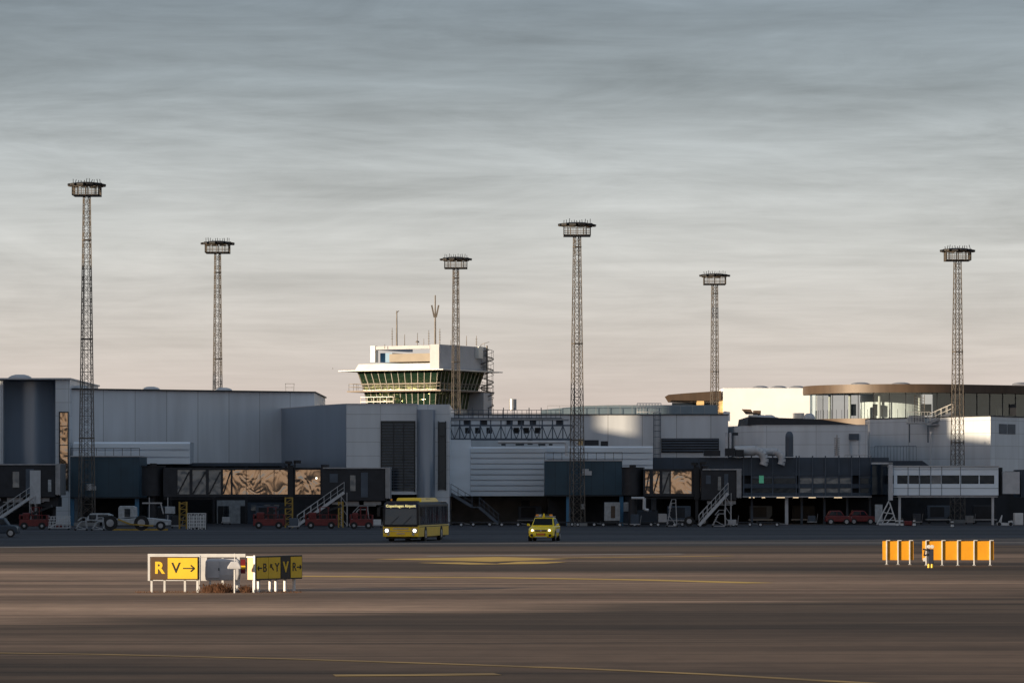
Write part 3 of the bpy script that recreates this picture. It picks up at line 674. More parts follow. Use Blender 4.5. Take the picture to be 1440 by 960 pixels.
MB().cyl(P(1110, 642, 397.6), P(1110, 614, 397.6), .42, .42, n=14).dome((X(1110, 397.6), 397.6, Z(614, 397.6)), .42, .6).build('flue', STEELB, ob, smooth=True)
sl_ = MB()
for k in range(9): sl_.cyl(P(1177, 641 - k * 3, 398), P(1177, 639.4 - k * 3, 398), .3, n=10)
sl_.cyl(P(1177, 641, 398), P(1177, 611, 398), .2, .06, n=10); sl_.build('ribbed_flue', GALV, ob)
rp = MB()
for k in range(10): rp.beam(P(1188 + k * 4, 639.5, 397.5), P(1188 + k * 4, 643, 397.5), .04)
rp.beam(P(1188, 639.5, 397.5), P(1224, 639.5, 397.5), .05); rp.build('roof_railing', GALV, ob)

cw = thing('curved_hall', 'white curved hall wall above the dark office wing, with pipes and a small grey window', 'building', (X(1120, 412), 412, Z(645, 412)))
poly = []
for i in range(11):
    t = i / 10; poly.append((X(1021, 424) + (X(1075, 412) - X(1021, 424)) * t, 412 + 12 * (1 - math.sin(t * math.pi / 2))))
poly += [(X(1220, 410), 410), (X(1220, 410), 436), (X(1021, 424), 436)]
MB().extr(poly, 6.6, 10.45).build('wall', WHITE2, cw, smooth=True)
MB().extr([(x, y - .06) for x, y in poly], 10.455, 10.52).build('coping', LIGHTG, cw)
MB().front([(X(1046, 420), 10.55), (X(1200, 420), 10.55), (X(1150, 420), 11.15), (X(1048, 420), 11.45)], 414, 432).build('dark_roof', DARK, cw)
MB().pb(1194, 1208, 609.5, 618, 410.0, .3).build('window', STEELB, cw)
MB().pb(1194, 1194.6, 618, 640, 410.1, .2).pb(1207.4, 1208, 618, 640, 410.1, .2).build('downpipe', LIGHTG, cw)
for a in (1022, 1027): MB().cyl(P(a, 608, 410.5), P(a, 642, 410.5), .13).build('pipe', LIGHTG, cw)
MB().pb(1030, 1038, 608, 612, 411, .4).build('vent', DARK, cw)
# roof clutter that catches the sun
rk = MB().front([P(1044, 575, 440)[::2], P(1056, 575.5, 440)[::2], P(1060, 582, 440)[::2], P(1050, 582, 440)[::2]], 440, 441.5)
tag(rk.build('roof_cowl', BROWN), 'tilted brown cowl on the roof before the white upper building', 'vent')
tag(MB().pb(1060, 1070, 577, 586, 440, 1.5).build('vent_box', BROWN, bevel=.05), 'small brown vent box right of the tilted cowl on the roof', 'vent')
tag(MB().pb(1053, 1066, 583, 591, 438.8, 1).build('roof_unit', TWHITE, bevel=.05), 'pale roof unit directly below the tilted brown cowl', 'roof unit')
tag(MB().dome(P(1071, 589, 438), .6, .5).dome(P(1081, 589.5, 438), .9, .55).dome(P(1090, 589.5, 438), .5, .3).build('pipe_bundle', LIGHTG, smooth=True), 'low rounded grey pipe covers lying on the dark roof edge', 'pipe')
tag(MB().pb(1116, 1131, 580.5, 589, 441, 1.2).build('roof_unit', GALV, bevel=.05), 'square grey roof unit near the glass pavilion', 'roof unit')
tag(MB().dome(P(1138, 589, 441), .7, .7).build('roof_dome', LIGHTG, smooth=True), 'small grey dome between the roof unit and the glass pavilion', 'roof dome')

ub = thing('upper_white_building', 'bright sunlit white upper building with three roof domes and a brown canopy', 'building', (X(1080, 478), 478, 10))
MB().box(X(1017, 478), X(1149, 478), 478, 505, 9, Z(545.5, 478)).build('wall', CREAM, ub)
for a in (1070, 1096, 1122): MB().dome((X(a, 480), 481, Z(545.5, 478)), 1.1, .38).build('roof_dome', GALV, ub, smooth=True)
cn = [(X(942, 474), Z(553.5, 474)), (X(947, 474), Z(561.5, 474)), (X(1017, 474), Z(562.5, 474)), (X(1017, 474), Z(548, 474)), (X(965, 474), Z(551.5, 474))]
MB().front(cn, 478.3, 490).build('canopy', BROWN, ub)
for a, b in ((980, 990), (1010.5, 1017)): MB().pb(a, b, 562.6, 584, 478.4, 1.2).build('column', YCOL, ub)
MB().pb(945, 1017, 566, 584, 484, .3).build('canopy_glazing', GLDARK, ub)
fr = MB()
for a in (960, 968, 976): fr.pb(a, a + 3, 571, 584, 475.5, .3)
fr.build('bollard_row', BEIGE, ub)

# glass pavilion
gpv = thing('glass_pavilion', 'round glass pavilion with a copper brown roof band on the upper floor at right', 'building', (48, 467, 11))
cx_, cy_, RR = 46.6, 463.0, 10.6
def arc(r, n=26, tail=12):
    p = [(cx_ + r * math.cos(R(165 + 135 * i / n)), cy_ + r * math.sin(R(165 + 135 * i / n))) for i in range(n + 1)]
    d = Vector((math.sin(R(60)), math.cos(R(60)))); e = Vector(p[-1])
    return p + [tuple(e + d * (1.9 * (k + 1))) for k in range(tail)]
def band(r0, r1, z0, z1):
    o_ = arc(r1); i_ = arc(r0)[::-1]; return MB().extr(o_ + i_, z0, z1)
band(RR - 7, RR + .9, 15.0, 16.0).build('roof_band', BROWN, gpv, smooth=True)
band(RR - .3, RR + .45, 11.0, 12.0).build('base_band', BROWN, gpv, smooth=True)
band(RR - 7, RR - .31, 11.9, 12.0).build('floor', CONC, gpv)
o_ = arc(RR - 6, tail=0); i_ = arc(RR - 6.3, tail=0)[::-1]; MB().extr(o_ + i_, 12.0, 14.999).build('inner_wall', CREAM, gpv)
o_ = arc(RR - 6)[27:]; i_ = arc(RR - 6.3)[27:][::-1]; MB().extr(o_ + i_, 12.0, 14.999).build('inner_wall', STEELB, gpv, label='inner wall coloured blue grey to carry the shade at right')  # same wall in a darker colour, for the dim bluish glass at right
pn = arc(RR, n=13, tail=12)
for i in range(len(pn) - 1):
    (x0, y0), (x1, y1) = pn[i], pn[i + 1]
    MB().add([(x0, y0, 12.002), (x1, y1, 12.002), (x1, y1, 14.998), (x0, y0, 14.998)], [(0, 1, 2, 3)]).build('window', GLCLEAR, gpv)
mu = MB()
for x0, y0 in pn: mu.box(x0 - .04, x0 + .04, y0 - .08, y0 + .04, 12.0, 15.0)
mu.build('mullion', DARK, gpv)
for k, a in enumerate((200, 225, 250, 280)):
    x0, y0 = cx_ + (RR - 1.5) * math.cos(R(a)), cy_ + (RR - 1.5) * math.sin(R(a)); MB().cyl((x0, y0, 12.0), (x0, y0, 15.0), .16).build('column', TWHITE, gpv)
for a in (1210, 1267, 1437): MB().dome((X(a, 455), 455, 16.0), 1.2, .3).build('roof_dome', GALV, gpv, smooth=True)
ra_ = MB()
for x0, y0 in arc(RR - .6): ra_.beam((x0, y0, 12), (x0, y0, 13.1), .04)
ra_.build('inner_railing', DARK, gpv)
for (a, w_) in ((1196, 8), (1228, 6), (1296, 14), (1330, 10), (1402, 12), (1420, 9)): MB().pb(a, a + w_, 568, 584, 458, .8).build('cabinet', DARK, gpv)

# right block
rbk = thing('right_block', 'pale grey corner block under the glass pavilion with a small double window', 'building', (X(1393, 422), 422, 0))
c0 = (X(1221, 440), 438); c1 = (X(1393, 421), 421); c2 = (X(1490, 436), 436)
MB().extr([c0, c1, c2, (c2[0], 444), (c0[0], 444)], 5.5, 11.6).build('wall', WHITE2, rbk)
MB().extr([(c0[0], c0[1] - .12), (c1[0], c1[1] - .12), (c2[0], c2[1] - .12), (c2[0], 444.2), (c0[0], 444.2)], 11.605, 11.72).build('coping', DARK, rbk)
def on(px, face):      # point on right facet
    x1, y1 = c1; x2, y2 = c2
    t = 0
    for _ in range(30):
        y = y1 + (y2 - y1) * t; t = (X(px, y) - x1) / (x2 - x1)
    return x1 + (x2 - x1) * t, y1 + (y2 - y1) * t
for a in (1405, 1417):
    p0 = on(a, 1); p1 = on(a + 11, 1)
    MB().extr([(p0[0], p0[1] - .07), (p1[0], p1[1] - .07), (p1[0], p1[1] + .1), (p0[0], p0[1] + .1)], Z(610, 424), Z(596, 424)).build('window', STEELB, rbk)
for a in (1222, 1308): MB().pb(a, a + 1.6, 607, 652, 418, .15).build('pipe', LIGHTG, rbk)
MB().box(X(1225, 425), X(1500, 425), 424, 426, 0, 5.6).build('ground_floor_wall', VOID, rbk)
MB().front([(X(1226, 415), Z(648, 415)), (X(1290, 415), Z(648, 415)), (X(1300, 415), Z(655, 415)), (X(1226, 415), Z(655, 415))], 410, 422).build('low_roof', NAVY, rbk)
rr = MB()
for k in range(14): rr.beam(P(1230 + k * 4.5, 627, 409), P(1230 + k * 4.5, 648, 409), .04)
rr.beam(P(1230, 627, 409), P(1288, 627, 409), .05); rr.build('railing', STEELB, rbk)

# steel stair on the roof
es = thing('rooftop_stair', 'sunlit galvanised steel stair and landing beside the glass pavilion', 'stair', (X(1310, 432), 432, 11))
s1, s2 = MB(), MB(); Ys = 428
steps(s1, s2, P(1340, 580, Ys), P(1308, 594, Ys), n=8)
s1.pb(1276, 1310, 594, 596, Ys, 1.3)
for k in range(9): s2.beam(P(1276 + k * 4, 579, Ys), P(1276 + k * 4, 594, Ys), .05)
for yy in (579, 586): s2.beam(P(1276, yy, Ys), P(1308, yy, Ys), .05)
s1.build('treads', GALV, es); s2.build('railing', TWHITE, es)
tr = MB().pb(1278, 1300, 584, 593, Ys + 1.4, .2).pb(1303, 1340, 596, 597.5, Ys, 1).build('side_sheet', GALV, es)
cg = MB()
for a in (1286, 1300): cg.beam(P(a, 555, Ys + .8), P(a, 594, Ys + .8), .06)
for k in range(9): cg.beam(P(1286, 556 + k * 4, Ys + .8), P(1300, 560 + k * 4, Ys + .8), .045)
cg.build('ladder_frame', MAST, es)
lg = MB()
for a in (1279, 1305, 1338): lg.beam(P(a, 596, Ys + .6), P(a, 622, Ys + .6), .12)
lg.build('support_leg', STEELB, es)

# raised office
ro = thing('raised_office', 'pale blue raised office cabin on thin legs with one strip of windows, at right', 'building', (X(1330, 390), 390, 0))
Yr = 390
def frame_box(px0, px1, bands, d): pass
MB().pb(1257, 1404, 656, 668, Yr, 6).pb(1257, 1404, 680, 696, Yr, 6).build('wall', RIB, ro)
MB().pb(1257.5, 1403.5, 668.05, 679.95, Yr + .3, 5.5).build('core', VOID, ro)
wx = (1262, 1281, 1297, 1312, 1325, 1350, 1398)
for a, b in ((1262, 1276), (1278.5, 1292), (1294, 1308), (1310, 1323), (1325, 1349), (1352, 1376), (1378, 1398)):
    w = MB().pb(a, b, 668.3, 679.7, Yr + .15, .04).build('window', GLDARK if b != 1323 else GLMILK, ro)
for a, b in ((1257, 1261.7), (1276.3, 1278.2), (1292.3, 1293.7), (1308.3, 1309.7), (1323.3, 1324.7), (1349.3, 1351.7), (1376.3, 1377.7), (1398.3, 1404)): MB().pb(a, b, 668.02, 679.98, Yr + .02, .2).build('window_pier', RIB, ro)
sm = MB()
for a in (1276.6, 1292.5, 1308.5, 1324, 1350.5): sm.pb(a, a + .7, 656, 696, Yr - .03, .03)
for yy in (659.5, 686): sm.pb(1257, 1404, yy, yy + .6, Yr - .02, .02)
sm.build('joint_strip', STEELB, ro)
MB().pb(1256, 1405.5, 654.4, 656, Yr - .15, 6.3).build('coping', LIGHTG, ro)
MB().pb(1262, 1403, 697, 699, Yr + .1, 5.6).build('floor_beam', GALV, ro)
for a in (1263.5, 1394.5): 
    for dy in (.3, 5): MB().pb(a, a + 3.4, 699, 737.8, Yr + dy, .25).build('leg', LIGHTG, ro)
MB().pb(1405.8, 1409.8, 657, 696, Yr + 1, 4).build('link', BLACK, ro)
MB().pb(1410, 1434, 663, 694, Yr + .3, 4).build('end_cabin', LIGHTG, ro)
MB().pb(1436, 1500, 660, 699, Yr + 3, 6).build('dark_annex', NAVY, ro)
dk = MB().pb(1249.5, 1255.5, 651, 703, Yr - .3, .4).pb(1226, 1255.5, 650, 652.3, Yr - .3, .4)
dk.build('corner_duct', LIGHTG, ro)
MB().pb(1226.5, 1249, 653, 695, Yr + 6, 3).build('link_glazing', GLDARK, ro)

# core volumes behind everything so nothing is hollow
tag(MB().box(-66, 66, 446.5, 462, 0, 10.2).build('terminal_core', VOID), 'dark inner core of the terminal seen through gaps behind the front walls', 'building')

# ------------------------------------------------------------------ control tower
def tower():
    tw = thing('control_tower', 'airport control tower with a slanted glass cab, white eaves and roof antennas', 'control tower', (-11.8, 498.2, 0))
    c = Vector((-11.8, 498.2)); A = R(29)
    e1 = Vector((math.cos(A), -math.sin(A)))     # along the left face towards the near corner
    e2 = Vector((math.sin(A), math.cos(A)))      # along the right face, away from the camera
    def q(a, b, z): p = c + e1 * a + e2 * b; return (p.x, p.y, z)
    def sq(h, z): return [q(-h, -h, z), q(h, -h, z), q(h, h, z), q(-h, h, z)]
    MB().loft([sq(4.9, 0), sq(4.9, 14.0)]).build('shaft', TWHITE, tw)
    MB().loft([sq(5.0, 14.0), sq(5.32, 16.1)]).build('lower_glazing', GLGREEN, tw)
    MB().loft([sq(5.36, 16.45), sq(5.95, 18.75)]).build('cab_glazing', GLGREEN, tw)
    def slab(h, z0, z1, h2=None): return MB().loft([sq(h, z0), sq(h2 or h, z1)])
    slab(7.0, 16.14, 16.30).build('balcony', BROWN, tw)
    slab(5.5, 16.322, 16.45).build('balcony_kerb', TWHITE, tw)
    slab(7.8, 18.80, 18.93).build('eaves', TWHITE, tw)
    slab(6.25, 18.94, 19.75, 5.9).build('parapet', TWHITE, tw)
    m1 = MB(); nM = 12
    for f_ in range(4):
        for k in range(nM + 1):
            s_ = -1 + 2 * k / nM
            def pt(h, z):
                a, b = ((s_ * h, -h), (h, s_ * h), (s_ * h, h), (-h, s_ * h))[f_]; return q(a, b, z)
            m1.beam(pt(5.39, 16.45), pt(5.98, 18.76), .07, .12)
            if k % 1 == 0: m1.beam(pt(5.03, 14.0), pt(5.35, 16.12), .07, .12)
    m1.build('mullion', TWHITE, tw)
    r1 = MB(); 
    for h, z in ((5.62, 17.15), (6.8, 17.2), (6.8, 16.8)):
        s_ = sq(h, z)
        for i in range(4): r1.beam(s_[i], s_[(i + 1) % 4], .1 if z < 17.18 and h < 6 else .05)
    for i in range(4):
        s_ = sq(6.8, 16.3)
        for k in range(12):
            p0 = Vector(s_[i]).lerp(Vector(s_[(i + 1) % 4]), k / 12); r1.beam(p0, p0 + Vector((0, 0, .9)), .05)
    r1.build('railing', MAST, tw)
    # plant rooms on the roof
    MB().loft([[q(a, b, z) for a, b in ((.2, -5.9), (5.9, -5.9), (5.9, 5.9), (.2, 5.9))] for z in (18.99, 22.0)])
    MB().loft([[q(a, b, z) for a, b in ((5.0, -6.3), (6.35, -6.3), (6.35, 6.3), (5.0, 6.3))] for z in (18.99, 22.1)]).build('plant_room', TGREY, tw)
    MB().loft([[q(a, b, z) for a, b in ((-1.8, -5.0), (4.5, -5.0), (4.5, 4.5), (-1.8, 4.5))] for z in (20.0, 21.05)]).build('beige_plant_wall', BEIGE, tw)
    MB().loft([[q(a, b, z) for a, b in ((-3.6, -4.3), (-1.8, -4.3), (-1.8, 3), (-3.6, 3))] for z in (20.0, 21.2)]).build('blue_unit', BLUECOL, tw)
    MB().loft([[q(a, b, z) for a, b in ((-4.3, -5.6), (-3.6, -5.6), (-3.6, -4.8), (-4.3, -4.8))] for z in (20.0, 22.1)]).build('corner_post', TWHITE, tw)
    MB().loft([[q(a, b, z) for a, b in ((-4.3, -5.5), (4.5, -5.5), (4.5, -5.0), (-4.3, -5.0))] for z in (21.6, 22.05)]).loft([[q(a, b, z) for a, b in ((-4.3, -4.8), (-3.6, -4.8), (-3.6, 4), (-4.3, 4))] for z in (21.6, 22.05)]).build('screen_beam', TGREY, tw)
    MB().loft([[q(a, b, z) for a, b in ((6.36, 3.0), (6.9, 3.0), (6.9, 4.2), (6.36, 4.2))] for z in (20.6, 22.1)]).build('white_cupboard', TWHITE, tw)
    def ant(px, py0, py1, r, kind=None, Y=494):
        m = MB().cyl(P(px, py1, Y), P(px, py0, Y), r, r * .6, n=8)
        if kind == 'v':
            for s_ in (-1, 1):
                m.beam((X(px, Y) + s_ * .12, Y, Z(446, Y)), (X(px, Y) + s_ * .45, Y, Z(429, Y)), .2, .22); m.beam(P(px, 446, Y), (X(px, Y) + s_ * .25, Y, Z(442, Y)), .08)
        if kind == 'ball': m.dome(P(px, (py0 + py1) / 2 + 4, Y), .25, .25)
        if kind == 'top': m.beam(P(px - 1, py0 + 3, Y), P(px + 3, py0, Y), .1)
        if kind == 'bars':
            for k in range(4): m.beam(P(px - 1.4, py0 + 5 + k * 3.5, Y), P(px + 1.4, py0 + 5 + k * 3.5, Y), .05)
        m.build('antenna', MAST, tw)
    ant(558, 437, 488, .11, 'top'); ant(612, 415, 487, .13, 'v'); ant(551.5, 461, 487, .05, 'bars'); ant(569, 470, 487, .05)
    ant(587, 468, 487, .05, 'ball'); ant(603, 464, 487, .05, 'bars'); ant(618.5, 462, 486, .06, 'bars'); ant(656, 472, 486, .05); ant(670, 472, 486, .05, 'bars')
    ant(634, 478, 487, .05); ant(596, 476, 487, .04); ant(541, 484, 490, .05)
    MB().beam(P(468, 517, 492), P(468, 519, 492), .06).build('lightning_rod', MAST, tw)
    # spiral escape stair at the right
    sp = MB(); sx, sy = q(6.9, 5.2, 0)[:2]; prev = None
    for k in range(96):
        a = k * R(22); z_ = 13 + k * .092; p0 = (sx + .85 * math.cos(a), sy + .85 * math.sin(a), z_)
        if prev: sp.beam(prev, p0, .06, .12); sp.beam((prev[0], prev[1], prev[2] + 1), (p0[0], p0[1], p0[2] + 1), .05)
        sp.beam((sx, sy, z_), p0, .12, .04); prev = p0
        if k % 3 == 0: sp.beam(p0, (p0[0], p0[1], z_ + 1), .04)
    sp.cyl((sx, sy, 0), (sx, sy, 22.3), .1, n=8); sp.build('spiral_stair', MAST, tw)
    lw = MB(); s_ = [q(a, b, 14.0) for a, b in ((-5.4, -6.2), (-.5, -6.2))]
    for z_ in (14.3, 14.9, 15.5): lw.beam((s_[0][0], s_[0][1], z_), (s_[1][0], s_[1][1], z_), .1)
    for k in range(6): p0 = Vector(s_[0]).lerp(Vector(s_[1]), k / 5); lw.beam(p0, p0 + Vector((0, 0, 1.5)), .1)
    lw.build('maintenance_rail', TWHITE, tw)
    MB().loft([[q(a, b, z) for a, b in ((5.0, 3.4), (7.4, 3.4), (7.4, 5.6), (5.0, 5.6))] for z in (0, 16.1)]).build('stair_wall', TGREY, tw)
tower()

# ------------------------------------------------------------------ floodlight masts
def mast(px, py_top, Y, wb, wt, label, face=30):
    h = Z(py_top, Y); x = X(px, Y)
    t = thing('floodlight_mast', label, 'light mast', (x, Y, 0), 'lattice floodlight masts around the apron')
    zb = h - 1.6; n = int(zb / 1.05); lat = MB(); wb *= .92; wt *= .72; ca, sa = math.cos(R(face - 12)), math.sin(R(face - 12))
    def c(i, k):
        w = wb + (wt - wb) * k / n; a, b = ((-1, -1), (1, -1), (1, 1), (-1, 1))[i]; a *= w / 2; b *= w / 2
        return (x + a * ca - b * sa, Y + a * sa + b * ca, zb * k / n)
    for i in range(4):
        lat.beam(c(i, 0), c(i, n), .085)
        for k in range(n):
            lat.beam(c(i, k), c((i + 1) % 4, k + 1) if k % 2 else c((i + 1) % 4, k + 1), .032)
            lat.beam(c((i + 1) % 4, k), c(i, k + 1), .032)
            if k % 2 == 0: lat.beam(c(i, k), c((i + 1) % 4, k), .035)
            if k % 9 == 8: lat.beam(c(i, k), c((i + 1) % 4, k), .13)
    lat.build('lattice', MAST, t)
    ld = MB()
    for s_ in (-.18, .18): ld.beam((x + s_ - .05, Y - wt * .2, 0.5), (x + s_ - .05, Y - wt * .2, zb), .05)
    for k in range(int(zb / .35)): ld.beam((x - .23, Y - wt * .2, .5 + k * .35), (x + .13, Y - wt * .2, .5 + k * .35), .03)
    ld.build('ladder', BLACK, t)
    W = 1.3; bk = MB(); bk.box(x - W, x + W, Y - W, Y + W, zb, zb + .12); bk.build('platform', BLACK, t)
    rl = MB()
    for sx, sy, ex, ey in ((-W, -W, W, -W), (W, -W, W, W), (W, W, -W, W), (-W, W, -W, -W)):
        for zz in (.45, .9): rl.beam((x + sx, Y + sy, zb + zz), (x + ex, Y + ey, zb + zz), .05)
        for k in range(17):
            a = k / 16; rl.beam((x + sx + (ex - sx) * a, Y + sy + (ey - sy) * a, zb), (x + sx + (ex - sx) * a, Y + sy + (ey - sy) * a, zb + .9), .022 if k % 4 else .07)
    rl.build('railing', MAST, t)
    hd = MB(); hd.box(x - 1.5, x + 1.5, Y - .12, Y + .12, zb + 1.15, zb + 1.3)
    hd.box(x - .12, x + .12, Y - 1.5, Y + 1.5, zb + 1.16, zb + 1.29)
    for a, b in ((-.9, 0), (.9, 0), (0, -.9), (0, .9), (-1.3, -1.3), (1.3, -1.3), (1.3, 1.3), (-1.3, 1.3)): hd.beam((x + a, Y + b, zb + .1), (x + a, Y + b, zb + 1.2), .07)
    for k in range(11): hd.beam((x - 1.3 + k * .26, Y + random.uniform(-.8, .8), zb + 1.3), (x - 1.3 + k * .26 + random.uniform(-.06, .06), Y, zb + 1.3 + random.uniform(.25, .45)), .055)
    hd.build('head_frame', BLACK, t)
    for k in range(12):
        a = 2 * math.pi * (k + .5) / 12; r0, r1 = .8, 1.86
        ct, st_ = math.cos(a), math.sin(a)
        p0 = Vector((x + r0 * ct, Y + r0 * st_, zb + 1.25)); p1 = Vector((x + r1 * ct, Y + r1 * st_, zb + 1.08 + random.uniform(-.05, .05)))
        hsg = MB().beam(p0, p1, .66, .2).build('floodlight', BLACK, t)
        MB().beam(p0.lerp(p1, .15) - Vector((0, 0, .1)), p0.lerp(p1, .95) - Vector((0, 0, .1)), .5, .03).build('lens', YCOL, hsg)  # ochre colour carries the warm light on the floodlight undersides
    MB().box(x - wb * .8, x + wb * .8, Y - wb * .8, Y + wb * .8, 0, .35).build('footing', CONC, t)
mast(122, 253, 379, 1.55, .82, 'tallest lattice floodlight mast, the one rising from the left teal box')
mast(306, 336, 428, 1.2, .78, 'floodlight mast rising behind the long plain hall wall at left')
mast(641, 358.5, 448, 1.1, .76, 'floodlight mast standing in front of the control tower')
mast(811.5, 309.5, 379, 1.35, .8, 'floodlight mast beside the centre teal box, right of the control tower')
mast(1005, 382, 468, 1.1, .8, 'floodlight mast in front of the brown canopy of the upper building')
mast(1346.5, 346, 412, 1.35, .82, 'floodlight mast at the far right in front of the glass pavilion')

# ------------------------------------------------------------------ bus
def wheel(parent, x, y, r, w, side, ry=None):
    wh = MB().cyl((x - w / 2, y, r), (x + w / 2, y, r), r, n=20).build('wheel', RUBBER, parent, bevel=.02)
    xo = x + side * w / 2
    MB().cyl((xo - side * .02, y, r), (xo + side * .015, y, r), r * .58, n=16).cyl((xo, y, r), (xo + side * .05, y, r), r * .2, n=10).build('rim', RIM, wh)
def bus():
    b = thing('airport_bus', 'yellow airport bus with lit headlamps driving towards the viewer', 'bus', (0, 0, 0))
    W, Lb, H, z0 = 1.275, 11.8, 2.72, .34
    def ring(y, w, zl, zh, r=.16): return [(-w, y, zl), (w, y, zl), (w, y, zh - r), (w - r, y, zh), (-w + r, y, zh), (-w, y, zh - r)]
    MB().loft([ring(.0, W * .965, z0, 1.08, .03), ring(.14, W, z0 - .02, 1.12, .03), ring(Lb - .1, W, z0, 1.12, .03), ring(Lb, W * .97, z0 + .05, 1.12, .03)]).build('body', BUSY, b, bevel=.03)
    MB().loft([ring(.10, W * .95, 1.121, H), ring(.3, W - .02, 1.121, H + .02), ring(Lb - .1, W - .02, 1.121, H), ring(Lb, W * .95, 1.121, H - .06)]).build('upper_body', DARK, b, bevel=.02)
    MB().add([(-1.12, .06, 1.14), (1.12, .06, 1.14), (1.12, .02, 1.18), (1.1, .085, 2.28), (-1.1, .085, 2.28), (-1.12, .02, 1.18)], [(0, 1, 2, 5), (5, 2, 3, 4)]).build('windscreen', GLFRONT, b)
    ds = MB().box(-1.14, 1.14, .03, .1, 2.3, 2.64).build('destination_board', BLUEDARK, b)
    text('Copenhagen Airport', 'lettering', .26, Matrix.Translation((0, .02, 2.46)) @ FACE, LETTER, ds, bold=.004, sx=.95)
    MB().box(-1.2, 1.2, -.03, .02, 1.02, 1.13).build('dash_trim', BLACK, b)
    MB().beam((-.7, -.0, 1.2), (-.15, .03, 1.75), .03).beam((.2, -.0, 1.2), (.75, .03, 1.75), .03).build('wiper', BLACK, b)
    MB().box(-1.27, -1.12, .02, .09, 1.14, 2.3).box(1.12, 1.27, .02, .09, 1.14, 2.3).build('windscreen_pillar', BLACK, b)
    MB().box(-.55, .55, -.02, .01, .86, .93).box(-.75, .75, -.02, .01, .70, .73).build('front_trim', GALV, b)
    MB().box(-.28, .28, -.03, .01, .50, .62).build('number_plate', YCOL, b)
    for s in (-1, 1):
        hl = MB().cyl((s * .98, -.03, .76), (s * .98, .03, .76), .115, n=14).build('headlight', LAMP, b)
        MB().box(s * .98 - .2, s * .98 + .2, -.02, .02, .6, .92).build('housing', GALV, hl)
        MB().cyl((s * .88, -.03, .5), (s * .88, .02, .5), .09, n=12).build('fog_lamp', DWHITE, b)
        MB().box(s * .98 - .1, s * .98 + .1, .02, .06, 2.38, 2.56).build('marker_lamp', DWHITE, b)
        m = MB().beam((s * 1.1, .1, 2.45), (s * 1.5, -.25, 2.4), .05).box(s * 1.5 - .1, s * 1.5 + .1, -.32, -.2, 1.75, 2.35); m.build('mirror', BLACK, b)
    # side glazing, +x side and -x side
    for s in (-1, 1):
        y = .75
        for k, ln in enumerate((1.2, 1.3, 1.3, 1.25, 1.35, 1.35, 1.3, 1.1)):
            w = MB().box(s * 1.262 - .005, s * 1.262 + .012, y + .05, y + ln - .05, 1.2, 2.42).build('side_window', GLBUS, b); y += ln + .05
        dr = MB().box(s * 1.28 - .01, s * 1.28 + .005, 4.6, 5.85, .4, 2.35).box(s * 1.28 - .01, s * 1.28 + .005, .9, 1.8, .4, 2.35)
        if s < 0: dr.build('door', GLBUS, b)
        MB().box(s * 1.285 - .008, s * 1.285 + .002, .3, 11.5, 1.0, 1.05).build('side_trim', BLACK, b)
        for yw in (2.6, 8.75): 
            MB().cyl((s * 1.2, yw, .5), (s * 1.283, yw, .5), .56, n=20).build('wheel_arch', BLACK, b)
            wheel(b, s * 1.14, yw, .5, .3, s)
        MB().box(s * 1.05 - .1, s * 1.05 + .1, Lb - .01, Lb + .03, .8, 1.2).build('tail_light', RED, b)
    pod = MB().loft([[(-.85, 2.6, 2.73), (.95, 2.6, 2.73), (.95, 2.7, 2.75), (-.85, 2.7, 2.75)], [(-.85, 3.0, 2.73), (.95, 3.0, 2.73), (.9, 3.0, 3.02), (-.8, 3.0, 3.02)], [(-.85, 8.6, 2.73), (.95, 8.6, 2.73), (.9, 8.6, 3.02), (-.8, 8.6, 3.02)], [(-.85, 9.4, 2.73), (.95, 9.4, 2.73), (.95, 9.4, 2.78), (-.85, 9.4, 2.78)]])
    pd = pod.build('roof_pod', BUSY, b, bevel=.04)
    MB().box(-.81, .915, 4.6, 6.3, 2.8, 2.97).build('vent_grille', STEELB, pd)
    MB().box(-1.1, 1.1, .5, 1.2, 2.742, 2.82).build('roof_trim', DARK, b)
    MB().cyl((-.75, .5, 2.82), (-.75, .5, 2.95), .07).build('beacon', AMBER, b)
    MB().box(.6, 1.22, 9.5, 11.6, 2.725, 2.80).build('roof_rail', WPAINT, b)
    MB().box(-1.1, 1.1, .3, 11.4, .2, .339).build('chassis', BLACK, b)
    b.rotation_euler = (0, 0, R(-9.2)); b.location = (X(563.5, 266), 266, 0)
bus()

